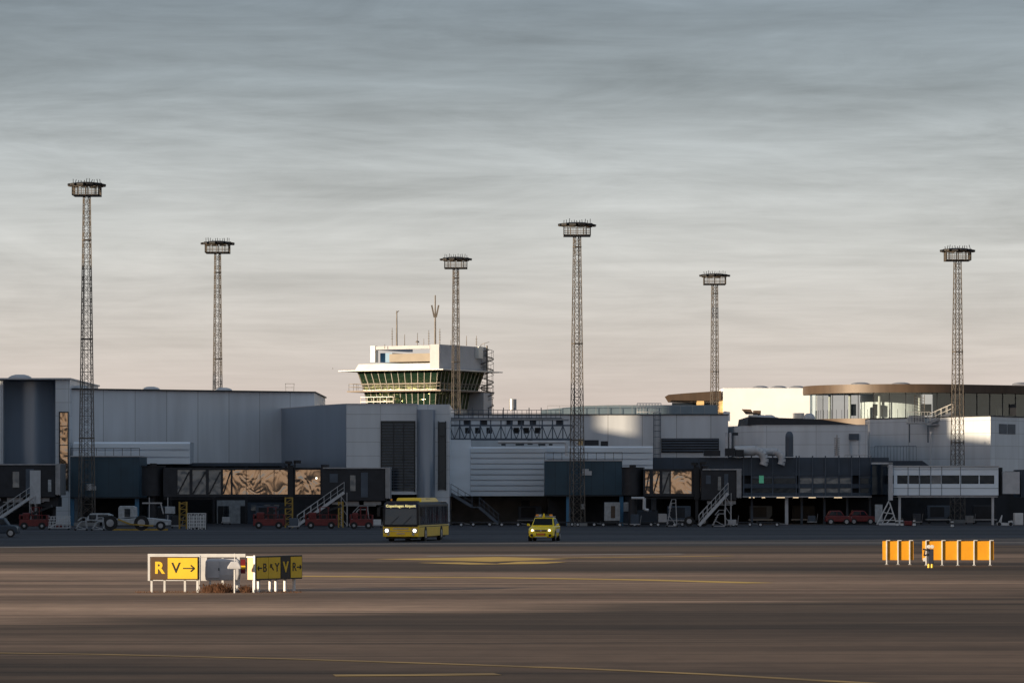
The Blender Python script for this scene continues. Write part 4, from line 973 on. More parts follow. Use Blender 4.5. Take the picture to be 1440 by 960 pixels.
# ------------------------------------------------------------------ car
def car():
    c = thing('follow_me_car', 'yellow airport car with roof light bar and lit headlamps beside the bus', 'car', (0, 0, 0))
    def sec(y, w, zb, zs, zt, wt, r=.08):   # lower body section: floor, shoulder, deck
        return [(-w * .86, y, zb), (w * .86, y, zb), (w, y, zb + .14), (w, y, zs), (wt, y, zt), (-wt, y, zt), (-w, y, zs), (-w, y, zb + .14)]
    L_ = [(0.0, .62, .34, .58, .62, .5), (.08, .82, .26, .70, .80, .66), (.35, .90, .24, .82, .95, .74), (1.15, .93, .24, .94, 1.04, .80), (1.5, .93, .24, .97, 1.06, .82),
          (3.6, .93, .24, 1.0, 1.08, .82), (4.15, .90, .28, 1.02, 1.08, .80), (4.4, .80, .42, .98, 1.04, .72)]
    MB().loft([sec(*a) for a in L_]).build('body', CARY, c, smooth=True)
    def gsec(y, wb, wt, z0, z1): return [(-wb, y, z0), (wb, y, z0), (wt, y, z1 - .04), (wt - .12, y, z1), (-wt + .12, y, z1), (-wt, y, z1 - .04)]
    MB().loft([gsec(1.05, .80, .80, 1.0, 1.05), gsec(1.85, .83, .66, 1.0, 1.60), gsec(2.2, .83, .67, 1.0, 1.66), gsec(3.5, .83, .66, 1.0, 1.64), gsec(4.2, .80, .70, 1.0, 1.2)]).build('cabin', CARY, c, smooth=True)
    MB().add([(-.70, 1.16, 1.10), (.70, 1.16, 1.10), (.60, 1.80, 1.555), (-.60, 1.80, 1.555)], [(0, 1, 2, 3)]).build('windscreen', GLCAR, c)
    c.children[-1].location.y -= .035; c.children[-1].location.z += .02
    for s in (-1, 1):
        w = MB().add([(s * .835, 1.45, 1.10), (s * .845, 2.55, 1.10), (s * .70, 2.5, 1.56), (s * .70, 1.95, 1.55)], [(0, 1, 2, 3)]).add([(s * .845, 2.62, 1.10), (s * .84, 3.8, 1.12), (s * .69, 3.55, 1.55), (s * .70, 2.58, 1.56)], [(0, 1, 2, 3)])
        w.build('side_window', GLDARK, c)
        MB().loft([[(s * .90, 1.35, 1.06), (s * 1.13, 1.38, 1.08), (s * 1.13, 1.38, 1.22), (s * .98, 1.35, 1.22)], [(s * .90, 1.5, 1.06), (s * 1.12, 1.52, 1.08), (s * 1.12, 1.52, 1.22), (s * .98, 1.5, 1.22)]]).build('mirror', CARY, c, bevel=.02)
        hl = MB().add([(s * .42, .035, .70), (s * .80, .16, .70), (s * .84, .30, .84), (s * .46, .12, .82)], [(0, 1, 2, 3)]).build('headlight', WPAINT, c)
        hl.location.y -= .03
        MB().cyl((s * .60, .02, .765), (s * .60, .1, .765), .065, n=12).build('lamp', LAMP, hl)
        MB().cyl((s * .64, -.01, .42), (s * .64, .1, .42), .10, n=12).build('fog_lamp', BLACK, c)
        for yw in (.85, 3.45):
            MB().cyl((s * .85, yw, .36), (s * .936, yw, .36), .41, n=20).build('wheel_arch', BLACK, c)
            wheel(c, s * .83, yw, .34, .24, s)
        MB().box(s * .94 - .01, s * .94 + .008, 1.4, 3.3, .60, .85).build('side_stripe', LIGHTG, c)
        MB().beam((s * .62, 1.9, 1.70), (s * .62, 3.5, 1.70), .05).build('roof_rail', GALV, c)
    g = MB().box(-.42, .42, -.035, .04, .70, .80).build('grille', BLACK, c)
    MB().box(-.40, .40, -.045, -.036, .745, .76).cyl((0, -.05, .75), (0, -.03, .75), .06, n=12).build('chrome_bar', LIGHTG, g)
    MB().box(-.32, .32, -.03, .05, .42, .56).build('lower_grille', BLACK, c)
    MB().box(-.27, .27, -.05, -.031, .44, .55).build('number_plate', ORANGE, c)
    MB().box(-.42, .42, -.03, .12, .27, .33).build('skid_plate', GALV, c)
    MB().box(-.72, .72, .02, .3, .22, .27).build('underside', BLACK, c)
    lb = MB().box(-.62, .62, 2.0, 2.28, 1.68, 1.74).build('light_bar', GALV, c)
    for a, m_ in ((-.48, AMBER), (-.30, LIGHTG), (.26, GLGREEN), (.48, AMBER)): MB().box(a - .1, a + .1, 2.0, 2.26, 1.741, 1.86).build('lens', m_, lb)
    MB().front([(-.1, 1.66), (.1, 1.66), (.04, 1.92), (-.04, 1.92)], 1.86, 1.98).build('roof_fin', CARY, c)
    c.rotation_euler = (0, 0, R(-7.0)); c.location = (X(760.5, 267.5), 267.5, 0)
car()

# ------------------------------------------------------------------ taxiway signs
def sign_panel(parent, x0, x1, z0, z1, m, txt, tm, size, sx=1.0, y=-.012, shapes=None, bold=0.012):
    p = MB().box(x0, x1, y, y + .01, z0, z1).build('panel', m, parent)
    if txt: text(txt, 'lettering', size, Matrix.Translation(((x0 + x1) / 2, y - .006, (z0 + z1) / 2)) @ FACE, tm, p, bold=bold, sx=sx)
    if shapes:
        a = MB()
        for (xa, za, xb, zb) in shapes: a.beam((xa, y - .008, za), (xb, y - .008, zb), .035, .012) if False else a.beam((xa, y - .008, za), (xb, y - .008, zb), .012, .045)
        a.build('arrow', tm, p)
def arrow(cx, cz, L, ang):
    ca, sa = math.cos(R(ang)), math.sin(R(ang)); tip = (cx + ca * L / 2, cz + sa * L / 2); tail = (cx - ca * L / 2, cz - sa * L / 2); o_ = [(tail[0], tail[1], tip[0], tip[1])]
    for s in (140, -140): o_.append((tip[0], tip[1], tip[0] + math.cos(R(ang + s)) * L * .42, tip[1] + math.sin(R(ang + s)) * L * .42))
    return o_
def left_sign():
    Y = 134.5; s = thing('taxiway_sign', 'yellow and brown taxiway sign reading R and V with an arrow to the right', 'sign', (0, 0, 0), 'taxiway guidance signs')
    # width 68px -> 1.72 m
    MB().box(-.85, .85, 0, .28, .44, 1.25).build('housing', SIGNB, s, bevel=.02)
    MB().box(-.89, .90, .02, .3, 1.251, 1.285).box(-.90, -.86, -.01, .3, .42, 1.25).build('frame', WPAINT, s)
    sign_panel(s, -.82, -.23, .48, 1.21, SIGNB, 'R', SIGNY, .56, bold=.02)
    sign_panel(s, -.229, .82, .48, 1.21, SIGNY, None, None, .5)
    p = s.children[-1]
    text('V', 'lettering', .52, Matrix.Translation((.06, -.018, .845)) @ FACE, SIGNK, p, bold=.004)
    a = MB()
    for (xa, za, xb, zb) in arrow(.51, .845, .40, 0): a.beam((xa, -.02, za), (xb, -.02, zb), .012, .04)
    a.build('arrow', SIGNK, p)
    for x in (-.82, -.36, .36, .80): MB().box(x - .035, x + .035, .1, .18, 0, .44).build('leg', WPAINT, s)
    s.rotation_euler = (0, 0, R(-4)); s.location = (X(245, Y), Y, 0)
    # frame of the sign behind, seen from the back
    Y2 = 136.5
    t = thing('taxiway_sign', 'pale sign frame seen from its back between the two lettered signs', 'sign', (0, 0, 0), 'taxiway guidance signs')
    MB().box(-1.75, 1.72, 0, .1, 1.20, 1.32).box(-1.75, 0.0, .01, .1, .36, 1.20).box(.0, .10, 0, .1, .3, 1.2).box(1.42, 1.52, -.01, .11, .1, 1.2).box(.101, .35, .02, .06, .36, 1.2).build('back_frame', WPAINT, t)
    MB().box(1.55, 1.72, 0, .03, .62, 1.12).build('red_panel', RED, t); MB().box(1.55, 1.72, -.004, -.001, .78, .9).build('yellow_band', SIGNY, t)
    for x in (.05, 1.47, 0.9): MB().box(x - .035, x + .035, .12, .19, 0, 1.2).build('leg', WPAINT, t)
    t.location = (X(277, Y2), Y2, 0)
    # grey cabinet
    Y3 = 135.2
    c = thing('grey_cabinet', 'rounded grey equipment cabinet between the two lettered taxiway signs', 'cabinet', (0, 0, 0))
    MB().loft([[(-.60, -.02, .40), (.55, -.02, .40), (.60, .35, .45), (-.60, .35, .45)], [(-.62, -.05, .6), (.60, -.05, .6), (.62, .35, .6), (-.62, .35, .6)], [(-.60, -.05, 1.1), (.60, -.05, 1.1), (.6, .35, 1.1), (-.6, .35, 1.1)], [(-.5, 0, 1.17), (.5, 0, 1.17), (.5, .3, 1.17), (-.5, .3, 1.17)]]).build('body', CABGREY, c, bevel=.05)
    MB().box(-.52, -.1, -.075, -.055, .5, 1.08).build('door', CABGREY, c); MB().box(-.14, -.11, -.1, -.07, .75, .85).build('handle', DARK, c)
    for x in (-.45, .5): MB().box(x - .04, x + .04, .05, .12, 0, .4).build('leg', WPAINT, c)
    MB().box(-.7, .7, -.2, .5, 0, .06).build('plinth', CONC, c)
    c.location = (X(313, Y3), Y3, 0)
    # pole with hooded lamp
    k = thing('pole_lamp', 'thin pole with a hooded grey lamp standing before the grey cabinet', 'lamp', (0, 0, 0))
    MB().cyl((0, 0, 0), (0, 0, 1.0), .03, n=10).cyl((0, 0, 1.1), (0, 0, 1.38), .012, n=8).build('pole', WPAINT, k)
    MB().loft([[(-.24, -.12, .84), (.22, -.12, .84), (.22, .12, .84), (-.24, .12, .84)], [(-.24, -.12, .92), (.22, -.12, .92), (.22, .12, .92), (-.24, .12, .92)], [(-.12, -.08, 1.1), (.12, -.08, 1.1), (.12, .08, 1.1), (-.12, .08, 1.1)]]).build('hood', CABGREY, k, bevel=.02)
    k.location = (X(330, 133.8), 133.8, 0)
    # oblique sign
    Y4 = 134.6
    o = thing('taxiway_sign', 'taxiway sign turned away from the sun with panels B, Y, V and R with arrows', 'sign', (0, 0, 0), 'taxiway guidance signs')
    Lg = 2.85
    MB().box(0, Lg, 0, .34, .43, 1.27).build('housing', SIGNK, o, bevel=.015)
    MB().box(-.02, -.002, .01, .33, .45, 1.25).build('end_cap', mat('end_cap_cream', (.52, .36, .18), .5), o)
    MB().box(-.06, -.021, -.02, .05, .1, 1.3).box(-.05, -.021, .05, .36, 1.22, 1.27).build('frame', WPAINT, o)
    n4 = [(.06, .76), (.78, 1.49), (1.53, 2.08), (2.12, 2.80)]
    z0, z1 = .48, 1.22; mz = .85
    sign_panel(o, *n4[0], z0, z1, SIGNY, None, SIGNK, .4, shapes=arrow(.24, mz, .26, 180)); text('B', 'lettering', .42, Matrix.Translation((.54, -.02, mz)) @ FACE, SIGNK, o.children[-1], bold=.006)
    sign_panel(o, *n4[1], z0, z1, SIGNY, None, SIGNK, .4, shapes=arrow(.97, mz + .02, .28, 135)); text('Y', 'lettering', .42, Matrix.Translation((1.28, -.02, mz)) @ FACE, SIGNK, o.children[-1], bold=.006)
    sign_panel(o, *n4[2], z0, z1, SIGNK, 'V', SIGNY, .50, bold=.02)
    sign_panel(o, *n4[3], z0, z1, SIGNY, None, SIGNK, .4, shapes=arrow(2.62, mz, .26, 0)); text('R', 'lettering', .42, Matrix.Translation((2.33, -.02, mz)) @ FACE, SIGNK, o.children[-1], bold=.006)
    for x in (.35, 1.05, 1.4, 1.95, 2.5): MB().box(x - .04, x + .04, .08, .16, 0, .43).build('leg', WPAINT, o)
    MB().box(-.06, -.02, .0, .08, 0, .43).build('leg', WPAINT, o)
    o.rotation_euler = (0, 0, R(58)); o.location = (X(360, Y4), Y4 - .3, 0)
left_sign()
def bush(px, Y, w, h, n, label):
    m = MB(); rnd = random.Random(int(px))
    for k in range(n):
        x = X(px, Y) + rnd.gauss(0, w * .4); y = Y + rnd.gauss(0, .25); z1 = abs(rnd.gauss(h * .6, h * .25)); dx = rnd.uniform(-.14, .14); dy = rnd.uniform(-.1, .1); t = .012
        m.add([(x - t, y, 0), (x + t, y, 0), (x + dx + t, y + dy, z1), (x + dx - t * .3, y + dy, z1)], [(0, 1, 2, 3)])
        if k % 2: m.add([(x + dx, y + dy, z1), (x + dx + .05, y + dy + .02, z1 - .04), (x + dx + .02, y + dy, z1 + .04)], [(0, 1, 2)])
    return tag(m.build('dry_bush', DRY), label, 'plant')
bush(304, 134.4, .5, .26, 900, 'rust brown dry bush under the grey cabinet')
bush(345, 134.6, .18, .2, 250, 'small dry tuft at the foot of the oblique taxiway sign')
m = MB(); rnd = random.Random(3)
for k in range(500):
    x = X(rnd.uniform(190, 425), 134.6); y = 134.6 + rnd.gauss(0, .5); z1 = rnd.uniform(.02, .07); m.add([(x - .01, y, .0), (x + .01, y, .0), (x + rnd.uniform(-.03, .03), y, z1)], [(0, 1, 2)])
o_ = m.build('grass', DRY); o_['kind'] = 'stuff'

def back_sign(pxs, x0, x1, Y, label):
    s = thing('taxiway_sign', label, 'sign', (X((x0 + x1) / 2, Y), Y, 0), 'taxiway guidance signs')
    z0, z1 = Z(787, Y), Z(760.5, Y)
    MB().box(X(x0, Y), X(x1, Y), Y + .13, Y + .19, z0, z1).build('panel', SIGNO, s)
    MB().box(X(x0, Y), X(x1, Y), Y + .12, Y + .2, z1 + .001, z1 + .03).build('top_edge', SIGNB, s)
    for a in pxs:
        MB().box(X(a, Y) - .024, X(a, Y) + .024, Y + .045, Y + .128, 0, z1 + .02).build('post', WPAINT, s)
        MB().box(X(a, Y) - .02, X(a, Y) + .16, Y + .03, Y + .11, z1 + .021, z1 + .05).build('cap', WPAINT, s)
        MB().box(X(a, Y) - .06, X(a, Y) + .06, Y - .12, Y + .2, 0, .03).build('foot', GALV, s)
back_sign((1247, 1263, 1279.5), 1241.5, 1285, 184, 'short yellow sign back with three white posts, left of the pair at right')
back_sign((1302.5, 1325, 1347, 1370, 1392.5), 1297.5, 1398, 182, 'long yellow sign back with five white posts, right of the pair at right')
def post_box():
    Y = 177; x = X(1308.7, Y)
    p = thing('navy_light_box', 'navy box with two white lamp heads and yellow feet before the long yellow sign back', 'lamp', (x, Y, 0))
    MB().box(x - .14, x + .14, Y, Y + .25, .18, .86).build('body', mat('navy_box', (.02, .025, .045), .5), p, bevel=.03)
    for s in (-1, 1):
        MB().cyl((x + s * .075, Y - .04, .97), (x + s * .075, Y + .16, .97), .085, n=14).build('lamp_head', WPAINT, p, bevel=.01)
        MB().cyl((x + s * .075, Y + .1, 0), (x + s * .075, Y + .1, .18), .06, .05, n=10).build('foot', SIGNY, p)
    MB().beam((x - .1, Y, .80), (x - .36, Y, .86), .08).beam((x - .12, Y, .62), (x - .3, Y, .55), .07).beam((x - .3, Y, .55), (x - .26, Y, .78), .06).build('bracket', BLACK, p)
    MB().box(x - .34, x - .2, Y + .02, Y + .1, .3, .45).build('junction_box', WPAINT, p)
post_box()

# ------------------------------------------------------------------ ground equipment
def tug():
    Y = 338; t = thing('pushback_tug', 'long low white pushback tug with big black wheels parked before the left teal box', 'tug', (X(190, Y), Y, 0))
    x = lambda p: X(p, Y); z = lambda q: Z(q, Y)
    MB().front([(x(152), .45), (x(237), .45), (x(237), z(731)), (x(210), z(728)), (x(192), z(727.5)), (x(180), z(729)), (x(156), z(729)), (x(150), z(733))], Y, Y + 2.6).build('body', DWHITE, t, bevel=.05)
    MB().front([(x(166), z(729) + .01), (x(191), z(727) + .01), (x(190.5), z(713)), (x(186), z(711)), (x(168), z(711)), (x(166), z(714))], Y + .2, Y + 1.6).build('cab', DWHITE, t, bevel=.05)
    MB().pb(175, 183, 715, 726, Y + .15, .05).build('cab_window', GLDARK, t)
    MB().front([(x(121), z(732)), (x(156), z(733)), (x(156), z(724)), (x(150), z(721.5)), (x(127), z(721.5)), (x(123), z(726))], Y + .1, Y + 2.2).build('front_cab', DWHITE, t, bevel=.04)
    MB().pb(125, 135, 723.5, 729.5, Y + .05, .05).pb(137.5, 152, 723.5, 729.5, Y + .05, .05).build('front_window', GLDARK, t)
    for p in (155, 199, 226):
        r_ = .66 if p < 220 else .42
        w = MB().cyl((x(p), Y - .12, r_), (x(p), Y + .35, r_), r_, n=22).build('wheel', RUBBER, t, bevel=.04); MB().cyl((x(p), Y - .16, r_), (x(p), Y - .1, r_), r_ * .5, n=14).build('rim', GALV, w)
    MB().beam((x(166), Y - .2, 1.0), (x(184), Y - .2, .55), .14).beam((x(184), Y - .2, .55), (x(216), Y - .2, .42), .12).build('tow_bar', YRACK, t)
    MB().pb(158, 236, 743, 745.5, Y - .1, .2).build('bumper', YRACK, t)
tug()
def ladder_stand(px0, px1, py_top, Y, label, m=WPAINT, n=5):
    t = thing('step_stand', label, 'steps', (X((px0 + px1) / 2, Y), Y, 0), 'mobile step stands on the apron')
    x0, x1 = X(px0, Y), X(px1, Y); zt = Z(py_top, Y); f = MB(); w = x1 - x0
    for dy in (0, .8):
        f.beam((x0, Y + dy, .1), (x0 + w * .45, Y + dy, zt), .06); f.beam((x1, Y + dy, .1), (x1 - w * .1, Y + dy, zt), .06); f.beam((x0 + w * .45, Y + dy, zt), (x1 - w * .1, Y + dy, zt), .06)
        f.beam((x0, Y + dy, .12), (x1, Y + dy, .12), .06); f.beam((x0 + w * .2, Y + dy, zt * .5), (x1, Y + dy, .1), .045); f.beam((x0 + w * .2, Y + dy, zt * .6 + .4), (x0 + w * .5, Y + dy, zt + .35), .045); f.beam((x0 + w * .5, Y + dy, zt + .35), (x1 - w * .1, Y + dy, zt + .35), .045); f.beam((x1 - w * .1, Y + dy, zt), (x1 - w * .1, Y + dy, zt + .35), .045)
    f.build('frame', m, t); s = MB()
    for k in range(n): q = (k + 1) / (n + .5); s.box(x0 + w * .45 * q - .12, x0 + w * .45 * q + .12, Y, Y + .8, .1 + (zt - .1) * q - .03, .1 + (zt - .1) * q)
    s.box(x0 + w * .45, x1 - w * .1, Y, Y + .8, zt - .02, zt + .02); s.build('tread', m, t)
    for dx in (x0, x1): MB().cyl((dx, Y - .03, .1), (dx, Y + .05, .1), .1, n=10).build('wheel', RUBBER, t)
ladder_stand(106, 122, 733, 336, 'white step stand in front of the tug cab', DWHITE); ladder_stand(129, 146, 733, 335, 'white step stand right beside the tug front wheel', DWHITE)
ladder_stand(938, 952, 707, 368, 'galvanised step stand below the short air bridge', GALV, 7)
ladder_stand(1002, 1021, 722, 366, 'low galvanised step stand at the foot of the short air bridge stair', GALV)
ladder_stand(490, 520, 716, 366, 'galvanised step stand between the red loader and the bus', GALV, 6)
def crate_pile():
    Y = 342; t = thing('cage_stack', 'white wire cage trolley left of the step stands', 'cage trolley', (X(83, Y), Y, 0)); m = MB()
    x0, x1, z1 = X(68, Y), X(98, Y), Z(726, Y)
    for dy in (0, .9):
        for k in range(7): m.beam((x0 + (x1 - x0) * k / 6, Y + dy, .2), (x0 + .2 + (x1 - x0 - .3) * k / 6, Y + dy, z1), .045)
        for k in range(5): m.beam((x0, Y + dy, .2 + k * (z1 - .2) / 4), (x1, Y + dy, .2 + k * (z1 - .2) / 4), .045)
        m.beam((x0, Y + dy, .2), (x1, Y + dy, z1), .05)
    m.build('cage', WPAINT, t); MB().box(x0, x1, Y, Y + .9, .15, .22).build('base', GALV, t)
    for dx in (x0 + .1, x1 - .1): MB().cyl((dx, Y - .02, .1), (dx, Y + .04, .1), .1, n=10).build('wheel', RUBBER, t)
    MB().box(x0 + .6, x0 + 1.2, Y + .2, Y + .6, .23, .5).build('red_case', RED, t)
crate_pile()
def containers():
    Y = 346; t = thing('white_cage_container', 'white slatted container between the yellow rack and the dark column', 'container', (X(277, Y), Y, 0))
    MB().pb(263.5, 289.5, 721, 745, Y + .05, 1.4).build('body', DARK, t); f = MB()
    for k in range(6):
        a = 263.5 + k * 5.0; f.pb(a, a + 1, 721, 745, Y - .02, .06)
    for k in range(6): f.pb(263.5, 289.5, 721 + k * 4.6, 722.2 + k * 4.6, Y - .01, .05)
    for k in range(5):
        a = 265.6 + k * 5; f.pb(a, a + 2, 723 + (k % 2), 743 - (k % 3), Y, .04)
    f.build('slats', WPAINT, t)
containers()
def rack(px, py_top, Y, label, w=5):
    t = MB(); x0, x1 = X(px - w, Y), X(px + w, Y); zt = Z(py_top, Y)
    for x in (x0, x1):
        for dy in (0, .7): t.beam((x, Y + dy, 0), (x, Y + dy, zt), .09)
    k = .3
    while k < zt: t.beam((x0, Y, k), (x1, Y, k), .07); t.beam((x0, Y, k), (x1, Y, min(zt, k + .45)), .045); k += .5
    tag(t.build('yellow_rack', YRACK), label, 'rack', 'yellow steel racks under the air bridge')
rack(257, 705, 352, 'tall yellow steel rack left of the white slatted container'); rack(406, 699, 362, 'tall yellow steel rack beside the air bridge lift column')
rack(479, 705, 362, 'yellow steel rack between the two red loaders near the bus', 3)

def loader(px0, px1, Y, label, boom=True):
    t = thing('belt_loader', label, 'belt loader', (X((px0 + px1) / 2, Y), Y, 0), 'red belt loaders under the air bridge')
    x0, x1 = X(px0, Y), X(px1, Y); w = x1 - x0
    MB().box(x0, x1, Y, Y + 1.9, .3, .92).box(x0, x0 + .1, Y, Y + 1.9, .921, 1.35).box(x1 - .1, x1, Y, Y + 1.9, .921, 1.3).build('chassis', RED, t, bevel=.03)
    MB().box(x0 + w * .1, x0 + w * .34, Y + .3, Y + 1.4, .925, 1.5).build('engine_box', RED, t, bevel=.04)
    c = MB()
    for a in (.45, .72):
        for dy in (.1, 1.6): c.beam((x0 + w * a, Y + dy, .92), (x0 + w * a, Y + dy, 2.0), .06)
    c.beam((x0 + w * .45, Y + .1, 2.0), (x0 + w * .72, Y + .1, 2.0), .06)
    c.beam((x0 + w * .45, Y, 1.3), (x0 + w * .45, Y + 1.6, 1.3), .05).beam((x0 + w * .72, Y, 1.3), (x0 + w * .72, Y + 1.6, 1.3), .05)
    for k in range(7): c.beam((x0 + w * k / 6, Y - .02, .92), (x0 + w * k / 6, Y - .02, 1.3), .045)
    c.beam((x0, Y - .02, 1.3), (x1, Y - .02, 1.3), .045); c.build('guard_rail', RED, t)
    MB().box(x0 + w * .5, x0 + w * .68, Y + .5, Y + 1.1, .925, 1.35).build('seat', BLACK, t)
    if boom: MB().beam((x0 - w * .05, Y + 1.3, .95), (x1 + w * .12, Y + 1.3, 2.1), .9, .2).build('conveyor', BLACK, t)
    for a in (.18, .82):
        q = MB().cyl((x0 + w * a, Y - .08, .33), (x0 + w * a, Y + .2, .33), .33, n=18).build('wheel', RUBBER, t); MB().cyl((x0 + w * a, Y - .11, .33), (x0 + w * a, Y - .07, .33), .13, n=12).build('rim', GALV, q)
loader(356, 400, 352, 'red belt loader left of the air bridge lift column'); loader(429, 474, 352, 'red belt loader beneath the white air bridge stair'); loader(492, 524, 350, 'red belt loader nearest the bus', False)
loader(27, 66, 346, 'red belt loader at far left beside the dark parked car')

def small_car(px0, px1, Y, m, label, roof=.62):
    t = thing('parked_car', label, 'car', (X((px0 + px1) / 2, Y), Y, 0), 'cars parked under the terminal')
    x0, x1 = X(px0, Y), X(px1, Y); w = x1 - x0; h = 1.45
    MB().front([(x0, .3), (x1, .3), (x1, .72), (x1 - w * .06, .86), (x1 - w * .28, .92), (x0 + w * .18, .95), (x0 + w * .02, .88), (x0, .6)], Y, Y + 1.75).build('body', m, t, bevel=.08)
    MB().front([(x0 + w * .06, .94), (x1 - w * .27, .92), (x1 - w * .42, h), (x0 + w * .18, h)], Y + .14, Y + 1.6).build('cabin', m, t, bevel=.06)
    MB().front([(x0 + w * .14, .97), (x0 + w * .42, .97), (x0 + w * .42, h - .1), (x0 + w * .21, h - .1)], Y + .12, Y + .15).front([(x0 + w * .45, .97), (x1 - w * .33, .97), (x1 - w * .43, h - .1), (x0 + w * .45, h - .1)], Y + .12, Y + .15).build('side_window', GLDARK, t)
    for a in (.2, .8):
        q = MB().cyl((x0 + w * a, Y - .03, .32), (x0 + w * a, Y + .2, .32), .32, n=18).build('wheel', RUBBER, t); MB().cyl((x0 + w * a, Y - .05, .32), (x0 + w * a, Y - .02, .32), .19, n=12).build('rim', RIM, q)
    MB().box(x1 - .06, x1 + .01, Y + .1, Y + .4, .62, .78).build('headlight', WPAINT, t)
small_car(1161, 1198, 392, RED, 'red estate car under the office wing, left of two'); small_car(1193, 1232, 394, RED, 'red car under the office wing, right of two, nearest the white A frame')
small_car(-22, 24, 290, NAVY, 'dark blue car cut by the left edge on the apron')

# dollies
def dolly_proto():
    t = thing('baggage_dolly', 'low empty baggage dolly in the long row parked in front of the terminal', 'baggage dolly', (0, 0, 0), 'baggage dollies parked in a row')
    MB().box(-1.1, 1.1, 0, 1.4, .34, .44).box(-1.1, -1.02, 0, 1.4, .44, .56).build('deck', DARK, t)
    for x in (-.8, .8):
        q = MB().cyl((x, -.03, .2), (x, .1, .2), .2, n=14).build('wheel', RUBBER, t); MB().cyl((x, -.05, .2), (x, -.02, .2), .12, n=10).build('rim', LIGHTG, q)
    MB().beam((1.1, .7, .3), (1.6, .7, .25), .06).build('draw_bar', GALV, t)
    return t
dp = dolly_proto(); spots = [640, 678, 716, 790, 826, 860, 902, 940, 972, 1042, 1078]
for i, a in enumerate(spots):
    o = dp if i == 0 else copytree(dp); o.location = (X(a + (i * 37 % 7) - 3, 372 + (i * 13 % 5)), 372 + (i * 13 % 5), 0)

# cabinets and smaller items under boxes
def cabinet(px0, px1, py0, py1, Y, d, m, name, label, cat, panes=None):
    t = thing(name, label, cat, (X((px0 + px1) / 2, Y), Y, 0))
    MB().pb(px0, px1, py0, py1, Y, d).build('body', m, t, bevel=.04)
    MB().pb(px0 + 1, px1 - 1, py1 + .02, py1 + 1.2, Y + .1, d - .2).build('plinth', DARK, t)
    if panes: MB().pb(*panes, Y - .03, .025).build('window', BROWN, t)
    return t
cabinet(850, 872, 706, 732, 379, 1.6, DWHITE, 'white_kiosk', 'small white kiosk with a narrow gold window under the centre teal box', 'kiosk', (859, 865, 711, 728))
cabinet(877, 886, 706, 719, 381, .6, DWHITE, 'control_cabinet', 'pale control cabinet just right of the white kiosk', 'cabinet')
cabinet(916, 923, 701, 717, 380, .5, STEELB, 'control_cabinet', 'blue grey control cabinet below the glass panes of the short bridge', 'cabinet')
cabinet(877, 925, 717.5, 736, 382, 1.5, NAVY, 'supply_unit', 'long navy power supply unit right of the white kiosk', 'power unit')
cabinet(926, 938, 722, 735, 378, 1.4, LIGHTG, 'water_tank', 'small pale tank unit between the power unit and the step stand', 'tank')
cabinet(1427, 1439, 721, 738, 384, 1.2, WPAINT, 'white_cabinet', 'white cabinet on the apron at the right edge', 'cabinet')
cabinet(816, 823, 708, 715.5, 383.5, .3, WPAINT, 'notice_box', 'small white notice box hanging behind the centre mast', 'box')
cabinet(232, 245, 712, 722, 350, 1, DWHITE, 'fuse_box', 'pale square box above the rear of the tug', 'box')
cabinet(1198, 1216, 668, 668.5, 397, .1, STEELB, 'ledge', 'thin grey ledge on the office wing wall above the right windows', 'ledge') if False else None
def aframe():
    Y = 384; t = thing('access_frame', 'white A frame access stand right of the red cars', 'stand', (X(1246, Y), Y, 0)); m = MB()
    for dy in (0, .9):
        m.beam(P(1233, 737, Y + dy), P(1250, 704, Y + dy), .12); m.beam(P(1261, 737, Y + dy), P(1251, 706, Y + dy), .12); m.beam(P(1240, 737, Y + dy), P(1252, 712, Y + dy), .09); m.beam(P(1236, 731, Y + dy), P(1259, 731, Y + dy), .09)
        m.beam(P(1242, 720, Y + dy), P(1256, 722, Y + dy), .08); m.beam(P(1245, 737, Y + dy), P(1258, 724, Y + dy), .08)
    for a, b in ((1233, 737), (1261, 737), (1250, 705), (1247, 712)): m.beam(P(a, b, Y), P(a, b, Y + .9), .08)
    m.build('frame', WPAINT, t); MB().pb(1236, 1260, 735, 738, Y - .1, 1.1).build('base', LIGHTG, t)
    MB().pb(1231, 1241, 709, 734, Y + 2, .5).build('rear_panel', DWHITE, t)
aframe()
def cone(px, Y, label):
    t = thing('traffic_cone', label, 'bollard', (X(px, Y), Y, 0), 'red and white marker bollards'); x = X(px, Y)
    MB().cyl((x, Y, .06), (x, Y, .75), .16, .11, n=12).build('body', WPAINT, t)
    MB().cyl((x, Y, .28), (x, Y, .45), .155, .15, n=12).cyl((x, Y, .6), (x, Y, .74), .14, .13, n=12).build('band', SIGNK, t)
    MB().box(x - .2, x + .2, Y - .2, Y + .2, 0, .06).build('base', BLACK, t)
for a, Y, l in ((1261.5, 378, 'striped marker bollard nearest the white A frame'), (1268.5, 378, 'striped marker bollard left of the rusty crate'), (1285.5, 378, 'striped marker bollard right of the rusty crate'), (1339, 366, 'lone striped marker bollard in front of the raised office')): cone(a, Y, l)
c_ = cabinet(1272, 1283, 732, 738.3, 379, .8, RED, 'rusty_crate', 'low rusty red crate between two striped marker bollards', 'crate')
def chocks():
    Y = 382; t = thing('tow_bar_trolley', 'low white tow bar trolley at the foot of the right leg of the raised office', 'trolley', (X(1412, Y), Y, 0))
    m = MB().beam(P(1402, 736, Y), P(1424, 737, Y), .25).beam(P(1407, 736, Y), P(1409, 724, Y), .1).beam(P(1409, 724, Y), P(1404, 736, Y), .08).beam(P(1418, 734, Y), P(1424, 733, Y), .25)
    m.build('bar', WPAINT, t)
    for a in (1405, 1421): MB().cyl((X(a, Y), Y - .25, .18), (X(a, Y), Y - .15, .18), .18, n=12).build('wheel', RUBBER, t)
chocks()
